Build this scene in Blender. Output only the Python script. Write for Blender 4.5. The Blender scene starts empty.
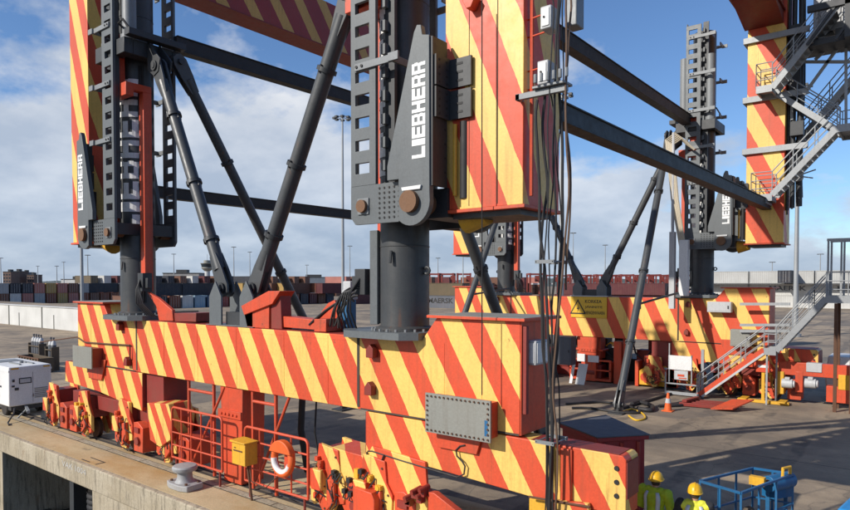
import bpy, bmesh, math, random
from mathutils import Vector, Matrix
R = math.radians
rnd = random.Random(7)
S = bpy.context.scene
COL = S.collection

# ------------------------------------------------------------------ camera measure
F = 641.6; HY = 283.0; PT = R(1.5); CZ = 5.2
A = math.atan2(505, 641.6)
FW = (-math.sin(A), math.cos(A)); RT = (math.cos(A), math.sin(A))
PPY = HY + F * math.tan(PT)

def ray(px, py):
    a = (px - 425) / F; b = -(py - PPY) / F
    c, s = math.cos(PT), math.sin(PT); h = c + b * s
    return (FW[0] * h + RT[0] * a, FW[1] * h + RT[1] * a, -s + b * c)

def onY(px, py, Y):
    r = ray(px, py); k = Y / r[1]
    return Vector((r[0] * k, Y, CZ + r[2] * k))

def onZ(px, py, Z=0.0):
    r = ray(px, py); k = (Z - CZ) / r[2]
    return Vector((r[0] * k, r[1] * k, Z))

def onX(px, py, X):
    r = ray(px, py); k = X / r[0]
    return Vector((X, r[1] * k, CZ + r[2] * k))

def onD(px, d):
    r = ray(px, HY); k = d / (r[0] * FW[0] + r[1] * FW[1])
    return Vector((r[0] * k, r[1] * k, 0))

# ------------------------------------------------------------------ mesh builder
class MB:
    def __init__(s): s.v = []; s.f = []; s.m = []
    def add(s, vs, fs, m=0):
        n = len(s.v); s.v += [Vector(v) for v in vs]
        for f in fs: s.f.append([i + n for i in f]); s.m.append(m)
    def box(s, x0, x1, y0, y1, z0, z1, m=0):
        s.add([(x0, y0, z0), (x1, y0, z0), (x1, y1, z0), (x0, y1, z0), (x0, y0, z1), (x1, y0, z1), (x1, y1, z1), (x0, y1, z1)],
              [(0, 3, 2, 1), (4, 5, 6, 7), (0, 1, 5, 4), (1, 2, 6, 5), (2, 3, 7, 6), (3, 0, 4, 7)], m)
    def cb(s, c, sx, sy, sz, m=0):
        s.box(c[0] - sx / 2, c[0] + sx / 2, c[1] - sy / 2, c[1] + sy / 2, c[2] - sz / 2, c[2] + sz / 2, m)
    def bar(s, p, q, w, h, m=0, up=(0, 0, 1)):
        p = Vector(p); q = Vector(q); d = (q - p).normalized(); up = Vector(up)
        if abs(d.dot(up)) > .98: up = Vector((0, 1, 0))
        a = d.cross(up).normalized(); b = a.cross(d).normalized()
        vs = [e + a * i * w / 2 + b * j * h / 2 for e in (p, q) for i, j in ((-1, -1), (1, -1), (1, 1), (-1, 1))]
        s.add(vs, [(0, 1, 2, 3), (7, 6, 5, 4), (0, 4, 5, 1), (1, 5, 6, 2), (2, 6, 7, 3), (3, 7, 4, 0)], m)
    def cyl(s, p, q, r, r2=None, n=14, m=0, caps=True):
        p = Vector(p); q = Vector(q); r2 = r if r2 is None else r2; d = (q - p).normalized()
        up = Vector((0, 0, 1)) if abs(d.z) < .9 else Vector((1, 0, 0))
        a = d.cross(up).normalized(); b = d.cross(a)
        vs = []
        for e, rr in ((p, r), (q, r2)):
            for i in range(n):
                t = 2 * math.pi * i / n; vs.append(e + (a * math.cos(t) + b * math.sin(t)) * rr)
        fs = [(i, (i + 1) % n, n + (i + 1) % n, n + i) for i in range(n)]
        if caps: fs += [tuple(range(n))[::-1], tuple(range(n, 2 * n))]
        s.add(vs, fs, m)
    def tube(s, pts, r, n=7, m=0, closed=False):
        pts = [Vector(p) for p in pts]; k = len(pts); vs = []; a0 = None
        for i, p in enumerate(pts):
            d = (pts[(i + 1) % k] - pts[i - 1]) if closed else (pts[min(i + 1, k - 1)] - pts[max(i - 1, 0)])
            d.normalize()
            if a0 is None:
                up = Vector((0, 0, 1)) if abs(d.z) < .9 else Vector((1, 0, 0)); a0 = d.cross(up)
            a = (a0 - d * a0.dot(d)).normalized(); a0 = a; b = d.cross(a)
            for j in range(n):
                t = 2 * math.pi * j / n; vs.append(p + (a * math.cos(t) + b * math.sin(t)) * r)
        fs = []
        for i in range(k if closed else k - 1):
            i2 = (i + 1) % k
            for j in range(n): fs.append((i * n + j, i * n + (j + 1) % n, i2 * n + (j + 1) % n, i2 * n + j))
        if not closed: fs += [tuple(range(n)), tuple(range((k - 1) * n, k * n))]
        s.add(vs, fs, m)
    def prism(s, poly, y0, y1, ax='y', m=0):
        n = len(poly)
        def P(a, b, c): return {'y': (a, c, b), 'x': (c, a, b), 'z': (a, b, c)}[ax]
        vs = [P(a, b, y0) for a, b in poly] + [P(a, b, y1) for a, b in poly]
        s.add(vs, [tuple(range(n)), tuple(range(n, 2 * n))[::-1]] + [(i, (i + 1) % n, n + (i + 1) % n, n + i) for i in range(n)], m)
    def lathe(s, prof, c=(0, 0, 0), n=20, m=0, ax='z'):
        vs = []; c = Vector(c)
        for r, z in prof:
            for i in range(n):
                t = 2 * math.pi * i / n
                w = (r * math.cos(t), r * math.sin(t), z)
                if ax == 'y': w = (w[0], w[2], w[1])
                if ax == 'x': w = (w[2], w[0], w[1])
                vs.append(c + Vector(w))
        fs = []
        for k in range(len(prof) - 1):
            for i in range(n): fs.append((k * n + i, k * n + (i + 1) % n, (k + 1) * n + (i + 1) % n, (k + 1) * n + i))
        fs += [tuple(range(n)), tuple(range((len(prof) - 1) * n, len(prof) * n))]
        s.add(vs, fs, m)
    def ball(s, c, rx, ry=None, rz=None, n=12, m=0, rot=None):
        ry = ry or rx; rz = rz or rx; c = Vector(c); vs = []; h = n // 2
        for j in range(1, h):
            f = math.pi * j / h - math.pi / 2
            for i in range(n):
                t = 2 * math.pi * i / n
                v = Vector((rx * math.cos(f) * math.cos(t), ry * math.cos(f) * math.sin(t), rz * math.sin(f)))
                if rot: v = rot @ v
                vs.append(c + v)
        lo = Vector((0, 0, -rz)); hi = Vector((0, 0, rz))
        if rot: lo = rot @ lo; hi = rot @ hi
        vs += [c + lo, c + hi]; b = len(vs) - 2; fs = []
        for j in range(h - 2):
            for i in range(n): fs.append((j * n + i, j * n + (i + 1) % n, (j + 1) * n + (i + 1) % n, (j + 1) * n + i))
        for i in range(n): fs.append((b, (i + 1) % n, i)); fs.append((b + 1, (h - 2) * n + i, (h - 2) * n + (i + 1) % n))
        s.add(vs, fs, m)
    def holeplate(s, us, ws, holes, t0, t1, ax='y', m=0):
        """plate on a grid us x ws with open cells; thickness t0..t1 along ax"""
        def P(u, w, t): return (u, t, w) if ax == 'y' else (t, u, w)
        nu, nw = len(us), len(ws)
        vs = [P(u, w, t) for t in (t0, t1) for w in ws for u in us]
        idx = lambda i, j, k: k * nu * nw + j * nu + i
        fs = []; solid = lambda i, j: 0 <= i < nu - 1 and 0 <= j < nw - 1 and (i, j) not in holes
        for j in range(nw - 1):
            for i in range(nu - 1):
                if not solid(i, j): continue
                fs.append((idx(i, j, 0), idx(i + 1, j, 0), idx(i + 1, j + 1, 0), idx(i, j + 1, 0)))
                fs.append((idx(i, j, 1), idx(i, j + 1, 1), idx(i + 1, j + 1, 1), idx(i + 1, j, 1)))
                for (di, dj, a, b) in ((-1, 0, (i, j), (i, j + 1)), (1, 0, (i + 1, j), (i + 1, j + 1)), (0, -1, (i, j), (i + 1, j)), (0, 1, (i, j + 1), (i + 1, j + 1))):
                    if not solid(i + di, j + dj):
                        fs.append((idx(*a, 0), idx(*b, 0), idx(*b, 1), idx(*a, 1)))
        s.add(vs, fs, m)
    def build(s, name, mats, parent=None, bevel=0, smooth=True, kind=None, ang=38):
        off = Vector((0, 0, 0))
        if parent is not None: off = Vector(parent['_o'])
        else:
            # a lone mesh gets its origin at the middle of its base
            xs = [v.x for v in s.v]; ys = [v.y for v in s.v]; zs = [v.z for v in s.v]
            off = Vector(((min(xs) + max(xs)) / 2, (min(ys) + max(ys)) / 2, min(zs)))
        if not isinstance(mats, (list, tuple)): mats = [mats]
        me = bpy.data.meshes.new(name)
        me.from_pydata([v - off for v in s.v], [], s.f)
        for mt in mats: me.materials.append(mt)
        me.polygons.foreach_set('material_index', s.m)
        bm = bmesh.new(); bm.from_mesh(me); bmesh.ops.recalc_face_normals(bm, faces=bm.faces); bm.to_mesh(me); bm.free()
        if smooth:
            me.polygons.foreach_set('use_smooth', [True] * len(me.polygons)); me.set_sharp_from_angle(angle=R(ang))
        me.update()
        o = bpy.data.objects.new(name, me); COL.objects.link(o)
        if parent is None: o.location = off
        else: o.parent = parent
        o['_o'] = tuple(off)
        if kind: o['kind'] = kind
        if bevel:
            b = o.modifiers.new('bev', 'BEVEL'); b.width = bevel; b.segments = 2; b.limit_method = 'ANGLE'; b.angle_limit = R(40)
        return o

def build_each(mb, name, mats, parent=None, **kw):
    """every loose piece becomes an object of its own"""
    par = list(range(len(mb.v)))
    def find(i):
        while par[i] != i: par[i] = par[par[i]]; i = par[i]
        return i
    for f in mb.f:
        for i in f[1:]: par[find(i)] = find(f[0])
    gr = {}
    for f, m in zip(mb.f, mb.m): gr.setdefault(find(f[0]), []).append((f, m))
    out = []
    for fs in gr.values():
        ids = sorted({i for f, _ in fs for i in f}); mp = {i: k for k, i in enumerate(ids)}
        n = MB(); n.v = [mb.v[i] for i in ids]; n.f = [[mp[i] for i in f] for f, _ in fs]; n.m = [m for _, m in fs]
        out.append(n.build(name, mats, parent, **kw))
    return out

def tag(o, label, cat, group=None):
    o['label'] = label; o['category'] = cat
    if group: o['group'] = group
    return o
def thing(name, loc, label, cat, group=None):
    o = bpy.data.objects.new(name, None); COL.objects.link(o); o.location = loc; o['_o'] = tuple(loc); o.empty_display_size = .3
    return tag(o, label, cat, group)
def dup(root, loc, rotz=0, label=None, scale=None):
    r = root.copy(); COL.objects.link(r); r.location = loc; r.rotation_euler = (0, 0, rotz)
    if scale: r.scale = scale
    if label: r['label'] = label
    for ch in list(root.children):
        c = ch.copy(); COL.objects.link(c); c.parent = r
        for g in list(ch.children):
            d = g.copy(); COL.objects.link(d); d.parent = c
    return r
def struct(o): o['kind'] = 'structure'; return o

_txt = {}
def text_verts(body, bold=.0, ext=.01):
    k = (body, bold, ext)
    if k in _txt: return _txt[k]
    cu = bpy.data.curves.new('tx', 'FONT'); cu.body = body; cu.size = 1; cu.offset = bold; cu.extrude = ext; cu.resolution_u = 2
    ob = bpy.data.objects.new('tx', cu); COL.objects.link(ob)
    dg = bpy.context.evaluated_depsgraph_get(); me = bpy.data.meshes.new_from_object(ob.evaluated_get(dg))
    vs = [v.co.copy() for v in me.vertices]; fs = [tuple(p.vertices) for p in me.polygons]
    bpy.data.objects.remove(ob); bpy.data.meshes.remove(me); bpy.data.curves.remove(cu)
    x0 = min(v.x for v in vs); x1 = max(v.x for v in vs); y0 = min(v.y for v in vs); y1 = max(v.y for v in vs)
    vs = [Vector(((v.x - x0) / (x1 - x0), (v.y - y0) / (y1 - y0), v.z)) for v in vs]   # unit box
    _txt[k] = (vs, fs); return vs, fs
def add_text(mb, body, o, ex, ey, w, h, bold=0, ext=.01, m=0):
    vs, fs = text_verts(body, bold, ext); o = Vector(o); ex = Vector(ex).normalized(); ey = Vector(ey).normalized(); en = ex.cross(ey)
    mb.add([o + ex * v.x * w + ey * v.y * h + en * v.z for v in vs], fs, m)
# heavy block capitals, each letter drawn from bars on a 1 x 1 cell (x right, y up)
BL = {'L': [(0, 0, .3, 1), (.3, 0, 1, .27)], 'I': [(.33, 0, .67, 1)],
      'E': [(0, 0, .3, 1), (.3, 0, 1, .24), (.3, .39, .92, .61), (.3, .76, 1, 1)],
      'B': [(0, 0, .3, 1), (.3, 0, .95, .2), (.3, .41, .93, .59), (.3, .8, .93, 1), (.7, .2, 1, .41), (.7, .59, .97, .8)],
      'H': [(0, 0, .3, 1), (.7, 0, 1, 1), (.3, .38, .7, .62)],
      'R': [(0, 0, .3, 1), (.3, .36, .93, .56), (.3, .8, .93, 1), (.7, .56, 1, .8), (.66, 0, .97, .36)]}
def block_word(word, gap=.09):
    n = len(word); out = []; x = 0; ws = [.55 if c == 'I' else 1 for c in word]; tot = sum(ws) + gap * (n - 1)
    for c, w in zip(word, ws):
        for (a, b, cc, d) in BL[c]:
            if c == 'I': a, cc = 0, 1
            out.append(((x + a * w) / tot, b, (x + cc * w) / tot, d))
        x += w + gap
    return out

# ------------------------------------------------------------------ materials
def mat(name):
    m = bpy.data.materials.new(name); m.use_nodes = True; nt = m.node_tree; nt.nodes.clear()
    out = nt.nodes.new('ShaderNodeOutputMaterial'); b = nt.nodes.new('ShaderNodeBsdfPrincipled')
    nt.links.new(b.outputs[0], out.inputs[0]); return m, nt, b
def N(nt, t, **kw):
    n = nt.nodes.new('ShaderNode' + t)
    for k, v in kw.items():
        if k == 'i':
            for kk, vv in v.items(): n.inputs[kk].default_value = vv
        else: setattr(n, k, v)
    return n
def ramp(nt, src, p0, p1, c0=(0, 0, 0, 1), c1=(1, 1, 1, 1)):
    r = N(nt, 'ValToRGB'); e = r.color_ramp.elements; e[0].position = p0; e[1].position = p1; e[0].color = c0; e[1].color = c1
    nt.links.new(src, r.inputs[0]); return r.outputs[0]
def mixc(nt, fac, a, b, mode='MIX'):
    n = N(nt, 'Mix', data_type='RGBA', blend_type=mode)
    for sock, v in ((n.inputs[0], fac), (n.inputs[6], a), (n.inputs[7], b)):
        if hasattr(v, 'is_linked') or hasattr(v, 'links'): nt.links.new(v, sock)
        else: sock.default_value = v if not isinstance(v, tuple) or len(v) == 4 else (*v, 1)
    return n.outputs[2]
def coords(nt, scale=(1, 1, 1)):
    tc = N(nt, 'TexCoord'); mp = N(nt, 'Mapping'); mp.inputs['Scale'].default_value = scale
    nt.links.new(tc.outputs['Object'], mp.inputs[0]); return mp.outputs[0]
def noise(nt, vec, scale, detail=5, rough=.6):
    n = N(nt, 'TexNoise'); n.inputs['Scale'].default_value = scale; n.inputs['Detail'].default_value = detail; n.inputs['Roughness'].default_value = rough
    nt.links.new(vec, n.inputs['Vector']); return n.outputs['Fac']
def weather(nt, b, col, dirt=.35, dirtcol=(.10, .06, .035), streak=.3, rough=.5, bump=.15, chips=0):
    """wear on a painted surface: blotchy fading, run-down streaks, grime"""
    o = coords(nt)
    n1 = noise(nt, o, 1.1, 8, .65); f1 = ramp(nt, n1, .45, .8)
    c = mixc(nt, f1, col, mixc(nt, dirt, col, (*dirtcol, 1)))
    # sun-bleached clouds of paint and fine grime
    fb = ramp(nt, noise(nt, o, .55, 6, .6), .40, .66, (.88, .88, .88, 1), (1.06, 1.06, 1.06, 1)); c = mixc(nt, 1.0, c, fb, 'MULTIPLY')
    fg = ramp(nt, noise(nt, o, 22, 6, .75), .32, .62, (.84, .83, .82, 1), (1.02, 1.02, 1.02, 1)); c = mixc(nt, 1.0, c, fg, 'MULTIPLY')
    st = noise(nt, coords(nt, (9, 9, .45)), 1.0, 4, .6); f2 = ramp(nt, st, .53, .74)
    fm = N(nt, 'Math', operation='MULTIPLY'); fm.inputs[1].default_value = streak; nt.links.new(f2, fm.inputs[0])
    c = mixc(nt, fm.outputs[0], c, (*dirtcol, 1))
    if chips:
        n3 = noise(nt, o, 8, 7, .72); f3 = ramp(nt, n3, .63, .655); g = N(nt, 'Math', operation='MULTIPLY'); g.inputs[1].default_value = chips
        msk = ramp(nt, noise(nt, o, .7, 5, .6), .50, .62); f4 = N(nt, 'Math', operation='MULTIPLY'); nt.links.new(f3, f4.inputs[0]); nt.links.new(msk, f4.inputs[1])
        nt.links.new(f4.outputs[0], g.inputs[0]); c = mixc(nt, g.outputs[0], c, (.09, .045, .025, 1))
        # rust runs gathered in a few places
        ru = ramp(nt, noise(nt, coords(nt, (14, 14, .8)), 1.0, 5, .65), .55, .70); rm = ramp(nt, noise(nt, coords(nt, (.8, .8, .5)), 1.0, 5, .6), .56, .66); rx = N(nt, 'Math', operation='MULTIPLY'); nt.links.new(ru, rx.inputs[0]); nt.links.new(rm, rx.inputs[1])
        ry = N(nt, 'Math', operation='MULTIPLY'); ry.inputs[1].default_value = .75; nt.links.new(rx.outputs[0], ry.inputs[0]); c = mixc(nt, ry.outputs[0], c, (.16, .055, .02, 1))
    nt.links.new(c, b.inputs['Base Color'])
    rr = N(nt, 'MapRange'); rr.inputs[3].default_value = rough - .12; rr.inputs[4].default_value = rough + .22
    n4 = noise(nt, o, 5, 6); nt.links.new(n4, rr.inputs[0]); nt.links.new(rr.outputs[0], b.inputs['Roughness'])
    if bump:
        bp = N(nt, 'Bump'); bp.inputs['Strength'].default_value = bump; bp.inputs['Distance'].default_value = .03
        n5 = noise(nt, o, 2.2, 5); nt.links.new(n5, bp.inputs['Height']); nt.links.new(bp.outputs[0], b.inputs['Normal'])
def paint(name, col, rough=.45, dirt=.35, streak=.25, metal=0, bump=.12, dirtcol=(.10, .06, .035), chips=0):
    m, nt, b = mat(name); weather(nt, b, (*col, 1), dirt, dirtcol, streak, rough, bump, chips); b.inputs['Metallic'].default_value = metal
    return m
RED = (.68, .080, .027); YEL = (.92, .58, .145)
def stripes(name, period, slope=1.73, phase=0.0, duty=.5, red=RED, yel=YEL, dirt=.26, streak=.26):
    m, nt, b = mat(name); tc = N(nt, 'TexCoord'); sp = N(nt, 'SeparateXYZ'); nt.links.new(tc.outputs['Object'], sp.inputs[0])
    a = N(nt, 'Math', operation='ADD'); nt.links.new(sp.outputs[0], a.inputs[0]); nt.links.new(sp.outputs[1], a.inputs[1])
    d = N(nt, 'Math', operation='MULTIPLY_ADD'); nt.links.new(sp.outputs[2], d.inputs[0]); d.inputs[1].default_value = 1 / slope; nt.links.new(a.outputs[0], d.inputs[2])
    wob = N(nt, 'TexNoise'); wob.inputs['Scale'].default_value = 3.5; wob.inputs['Detail'].default_value = 5; nt.links.new(tc.outputs['Object'], wob.inputs['Vector'])
    wo = N(nt, 'Math', operation='MULTIPLY_ADD'); wo.inputs[1].default_value = .05; nt.links.new(wob.outputs['Fac'], wo.inputs[0]); nt.links.new(d.outputs[0], wo.inputs[2]); d = wo
    e = N(nt, 'Math', operation='MULTIPLY_ADD'); nt.links.new(d.outputs[0], e.inputs[0]); e.inputs[1].default_value = 1 / period; e.inputs[2].default_value = phase
    f = N(nt, 'Math', operation='FRACT'); nt.links.new(e.outputs[0], f.inputs[0])
    g = N(nt, 'Math', operation='GREATER_THAN'); nt.links.new(f.outputs[0], g.inputs[0]); g.inputs[1].default_value = duty
    weather(nt, b, mixc(nt, g.outputs[0], (*red, 1), (*yel, 1)), dirt, (.15, .065, .03), streak, .42, .14, .75)
    return m
M = {}
M['st_sill'] = stripes('stripes_sill', .95, 1.73, .10, .5)
M['st_eq'] = stripes('stripes_equalizer', .95, 1.73, .31, .5)
M['st_sill_far'] = stripes('stripes_sill_far', 1.15, 2.2, .3, .5)
def phase_at(px, py, Y, org, period, slope):
    """phase that makes a yellow band start at this point of the face"""
    p = onY(px, py, Y); return .5 - ((p.x - org[0]) + (Y - org[1]) + (p.z - org[2]) / slope) / period
OC = (-14.15, 21.2, 6.5)
M['st_leg'] = stripes('stripes_leg', 1.05, 2.45, phase_at(488, 0, 9.7, OC, 1.05, 2.45), .5)
M['st_leg_left'] = stripes('stripes_leg_left', .97, 2.9, phase_at(69.2, 0, 9.7, OC, .97, 2.9), .5)
M['st_leg_far'] = stripes('stripes_leg_far', 1.40, 2.05, .45, .5)
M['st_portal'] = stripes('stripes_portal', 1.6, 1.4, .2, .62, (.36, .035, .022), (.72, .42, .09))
M['st_small'] = stripes('stripes_truck', .62, 1.6, .0, .5, dirt=.55, streak=.55)
M['red'] = paint('crane_red', RED, .42, .6, .45, chips=.8)
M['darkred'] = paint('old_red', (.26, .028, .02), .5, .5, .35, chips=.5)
M['yellow'] = paint('yellow_paint', (.78, .42, .03), .45, .35, .25)
M['jack'] = paint('jack_grey', (.125, .138, .145), .42, .4, .22, 0, .12, (.05, .05, .05))
M['tube'] = paint('charcoal_steel', (.050, .054, .058), .40, .4, .25, 0, .12, (.10, .085, .07), .5)
M['strut'] = paint('strut_grey', (.066, .071, .075), .38, .4, .25, 0, .1, (.06, .05, .045), .5)
M['jackdark'] = paint('dark_steel', (.04, .043, .047), .45, .3, .15, 0, .08, (.03, .025, .02))
M['jacklight'] = paint('pale_grey_steel', (.22, .235, .245), .42, .3, .2, 0, .08, (.12, .11, .1))
M['white'] = paint('white_paint', (.78, .78, .77), .4, .18, .12, 0, .05, (.3, .28, .25))
M['panel'] = paint('cover_plate_grey', (.27, .27, .24), .5, .3, .25, 0, .06)
M['galv'] = paint('galvanised', (.36, .375, .385), .45, .35, .2, .2, .1, (.12, .12, .12))
M['rustpin'] = paint('rusty_pin', (.20, .10, .05), .7, .5, .2)
M['rust'] = paint('rust', (.12, .055, .03), .8, .5, .3)
M['black'] = paint('black_rubber', (.018, .018, .02), .6, .2, .0)
M['bronze'] = paint('brown_cable', (.13, .075, .045), .6, .3, .0)
M['blue'] = paint('machine_blue', (.012, .13, .30), .4, .3, .15)
M['brightblue'] = paint('bright_blue', (.03, .27, .62), .4, .2, .1)
M['lightgrey'] = paint('light_grey', (.52, .53, .54), .5, .25, .2)
M['letter'] = paint('lettering_white', (.86, .86, .85), .5, .3, .3, 0, .03, (.35, .34, .32), .35)
M['brace'] = paint('brace_steel', (.022, .023, .025), .55, .3, .15, 0, .06, (.03, .025, .02))
M['hut'] = paint('hut_red', (.33, .016, .018), .42, .4, .3, chips=.4)
M['bollard'] = paint('bollard_grey', (.36, .365, .37), .5, .5, .3, 0, .2, (.2, .17, .14))
M['cream'] = paint('cream_hose', (.55, .48, .36), .6, .3, .1)
M['orange'] = paint('ring_orange', (.80, .13, .02), .5, .2, .1)
M['sign'] = paint('sign_yellow', (.80, .48, .03), .4, .2, .1)
M['brownish'] = paint('brown_machine', (.10, .075, .05), .6, .4, .3)
M['slate'] = paint('slate_sheet', (.10, .11, .13), .6, .3, .15)
def glass(name, col=(.02, .03, .04)):
    m, nt, b = mat(name); b.inputs['Base Color'].default_value = (*col, 1); b.inputs['Roughness'].default_value = .08; b.inputs['IOR'].default_value = 1.5
    return m
M['glass'] = glass('window_glass')

def ground_mat(name, c1, c2, c3, seam=None, warm=None):
    m, nt, b = mat(name); o = coords(nt)
    big = ramp(nt, noise(nt, o, .15, 9, .66), .40, .60)
    c = mixc(nt, big, (*c1, 1), (*c2, 1))
    mid = ramp(nt, noise(nt, o, .55, 8, .7), .50, .78); c = mixc(nt, mid, c, (*c3, 1))
    drag = ramp(nt, noise(nt, coords(nt, (.10, 1.2, 1)), 1, 7, .65), .52, .75); fm = N(nt, 'Math', operation='MULTIPLY'); fm.inputs[1].default_value = .45
    nt.links.new(drag, fm.inputs[0]); c = mixc(nt, fm.outputs[0], c, (*[k * .55 for k in c1], 1))
    if warm:
        w = ramp(nt, noise(nt, coords(nt, (.35, .8, 1)), .9, 6, .6), .47, .72); c = mixc(nt, w, c, (*warm, 1))
    if seam:
        br = N(nt, 'TexBrick'); br.offset = .0; br.inputs['Scale'].default_value = 1; br.inputs['Mortar Size'].default_value = .025
        br.inputs['Brick Width'].default_value = seam[0]; br.inputs['Row Height'].default_value = seam[1]
        br.inputs['Mortar Smooth'].default_value = .3
        nt.links.new(o, br.inputs['Vector']); c = mixc(nt, br.outputs['Fac'], c, (*[k * .45 for k in c1], 1))
    if seam:   # tyre tracks and repair patches
        wv = N(nt, 'TexWave'); wv.inputs['Scale'].default_value = .16; wv.inputs['Distortion'].default_value = 7; wv.inputs['Detail'].default_value = 3; wv.inputs['Detail Scale'].default_value = .35
        nt.links.new(o, wv.inputs['Vector']); tf = ramp(nt, wv.outputs['Fac'], .86, .95); tm = N(nt, 'Math', operation='MULTIPLY'); nt.links.new(tf, tm.inputs[0])
        nt.links.new(ramp(nt, noise(nt, o, .9, 5, .7), .40, .62), tm.inputs[1]); th = N(nt, 'Math', operation='MULTIPLY'); th.inputs[1].default_value = .62; nt.links.new(tm.outputs[0], th.inputs[0]); c = mixc(nt, th.outputs[0], c, (.06, .055, .05, 1))
        vo = N(nt, 'TexVoronoi', distance='CHEBYCHEV'); vo.inputs['Scale'].default_value = .22; nt.links.new(coords(nt, (1, .6, 1)), vo.inputs['Vector']); sv = N(nt, 'SeparateColor'); nt.links.new(vo.outputs['Color'], sv.inputs[0])
        pf = ramp(nt, sv.outputs[0], .80, .81); pm = N(nt, 'Math', operation='MULTIPLY'); pm.inputs[1].default_value = .5; nt.links.new(pf, pm.inputs[0]); c = mixc(nt, pm.outputs[0], c, (.115, .105, .095, 1))
        ck = N(nt, 'TexVoronoi', feature='DISTANCE_TO_EDGE'); ck.inputs['Scale'].default_value = .30; mpv = N(nt, 'VectorMath', operation='ADD'); nz = N(nt, 'TexNoise'); nz.inputs['Scale'].default_value = 1.5; nt.links.new(o, nz.inputs['Vector']); nt.links.new(o, mpv.inputs[0]); nt.links.new(nz.outputs['Color'], mpv.inputs[1]); nt.links.new(mpv.outputs[0], ck.inputs['Vector'])
        cf = ramp(nt, ck.outputs['Distance'], .004, .012, (1, 1, 1, 1), (0, 0, 0, 1)); cm_ = N(nt, 'Math', operation='MULTIPLY'); cm_.inputs[1].default_value = .30; nt.links.new(cf, cm_.inputs[0]); c = mixc(nt, cm_.outputs[0], c, (.05, .045, .04, 1))
    fine = noise(nt, o, 38, 5, .7); ff = ramp(nt, fine, .3, .75, (.72, .72, .72, 1), (1.18, 1.18, 1.18, 1)); c = mixc(nt, 1.0, c, ff, 'MULTIPLY')
    spots = ramp(nt, noise(nt, o, 2.3, 3, .5), .68, .76); sm = N(nt, 'Math', operation='MULTIPLY'); sm.inputs[1].default_value = .5; nt.links.new(spots, sm.inputs[0])
    c = mixc(nt, sm.outputs[0], c, (.05, .045, .04, 1))
    nt.links.new(c, b.inputs['Base Color']); b.inputs['Roughness'].default_value = .85
    bp = N(nt, 'Bump'); bp.inputs['Strength'].default_value = .35; bp.inputs['Distance'].default_value = .02
    nt.links.new(noise(nt, o, 12, 8, .7), bp.inputs['Height']); nt.links.new(bp.outputs[0], b.inputs['Normal'])
    return m
M['yard'] = ground_mat('yard_asphalt', (.205, .162, .118), (.42, .322, .215), (.15, .122, .095), seam=(14, 11))
M['apron'] = ground_mat('apron_concrete', (.47, .355, .20), (.56, .44, .26), (.36, .26, .135), warm=(.40, .235, .075))
def quay_face():
    m, nt, b = mat('quay_face'); o = coords(nt)
    c = mixc(nt, ramp(nt, noise(nt, o, .8, 8), .35, .7), (.34, .28, .19, 1), (.46, .40, .30, 1))
    st = ramp(nt, noise(nt, coords(nt, (9, 9, .9)), 1.2, 8, .72), .50, .68); c = mixc(nt, st, c, (.13, .11, .08, 1))
    rs = ramp(nt, noise(nt, coords(nt, (2.2, 2.2, .5)), 1.0, 7, .7), .60, .72); c = mixc(nt, rs, c, (.20, .11, .05, 1))
    fo = ramp(nt, noise(nt, o, 20, 6, .75), .3, .65, (.75, .75, .75, 1), (1.08, 1.08, 1.08, 1)); c = mixc(nt, 1.0, c, fo, 'MULTIPLY')
    nt.links.new(c, b.inputs['Base Color']); b.inputs['Roughness'].default_value = .9
    bp = N(nt, 'Bump'); bp.inputs['Strength'].default_value = .5; bp.inputs['Distance'].default_value = .03
    nt.links.new(noise(nt, o, 7, 8), bp.inputs['Height']); nt.links.new(bp.outputs[0], b.inputs['Normal']); return m
M['quay'] = quay_face()
M['wallconc'] = paint('white_concrete', (.62, .62, .60), .8, .25, .35, 0, .2, (.30, .28, .25))
M['groove'] = paint('groove_dark', (.06, .05, .04), .8, .4, 0)
M['railsteel'] = paint('rail_steel', (.20, .16, .12), .45, .5, 0, .3, .1)
def water():
    m, nt, b = mat('harbour_water'); b.inputs['Base Color'].default_value = (.012, .02, .022, 1); b.inputs['Roughness'].default_value = .08
    bp = N(nt, 'Bump'); bp.inputs['Strength'].default_value = .4; bp.inputs['Distance'].default_value = .1
    nt.links.new(noise(nt, coords(nt, (1, 1, 1)), 1.2, 6), bp.inputs['Height']); nt.links.new(bp.outputs[0], b.inputs['Normal']); return m
M['water'] = water()
def corr(name, col):
    """corrugated container steel"""
    m, nt, b = mat(name); tc = N(nt, 'TexCoord'); sp = N(nt, 'SeparateXYZ'); nt.links.new(tc.outputs['Object'], sp.inputs[0])
    a = N(nt, 'Math', operation='ADD'); nt.links.new(sp.outputs[0], a.inputs[0]); nt.links.new(sp.outputs[1], a.inputs[1])
    w = N(nt, 'Math', operation='MULTIPLY'); w.inputs[1].default_value = 22; nt.links.new(a.outputs[0], w.inputs[0])
    s = N(nt, 'Math', operation='SINE'); nt.links.new(w.outputs[0], s.inputs[0])
    weather(nt, b, (*col, 1), .3, (.12, .07, .04), .2, .55, 0)
    bp = N(nt, 'Bump'); bp.inputs['Strength'].default_value = .6; bp.inputs['Distance'].default_value = .04
    nt.links.new(s.outputs[0], bp.inputs['Height']); nt.links.new(bp.outputs[0], b.inputs['Normal']); return m
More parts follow.
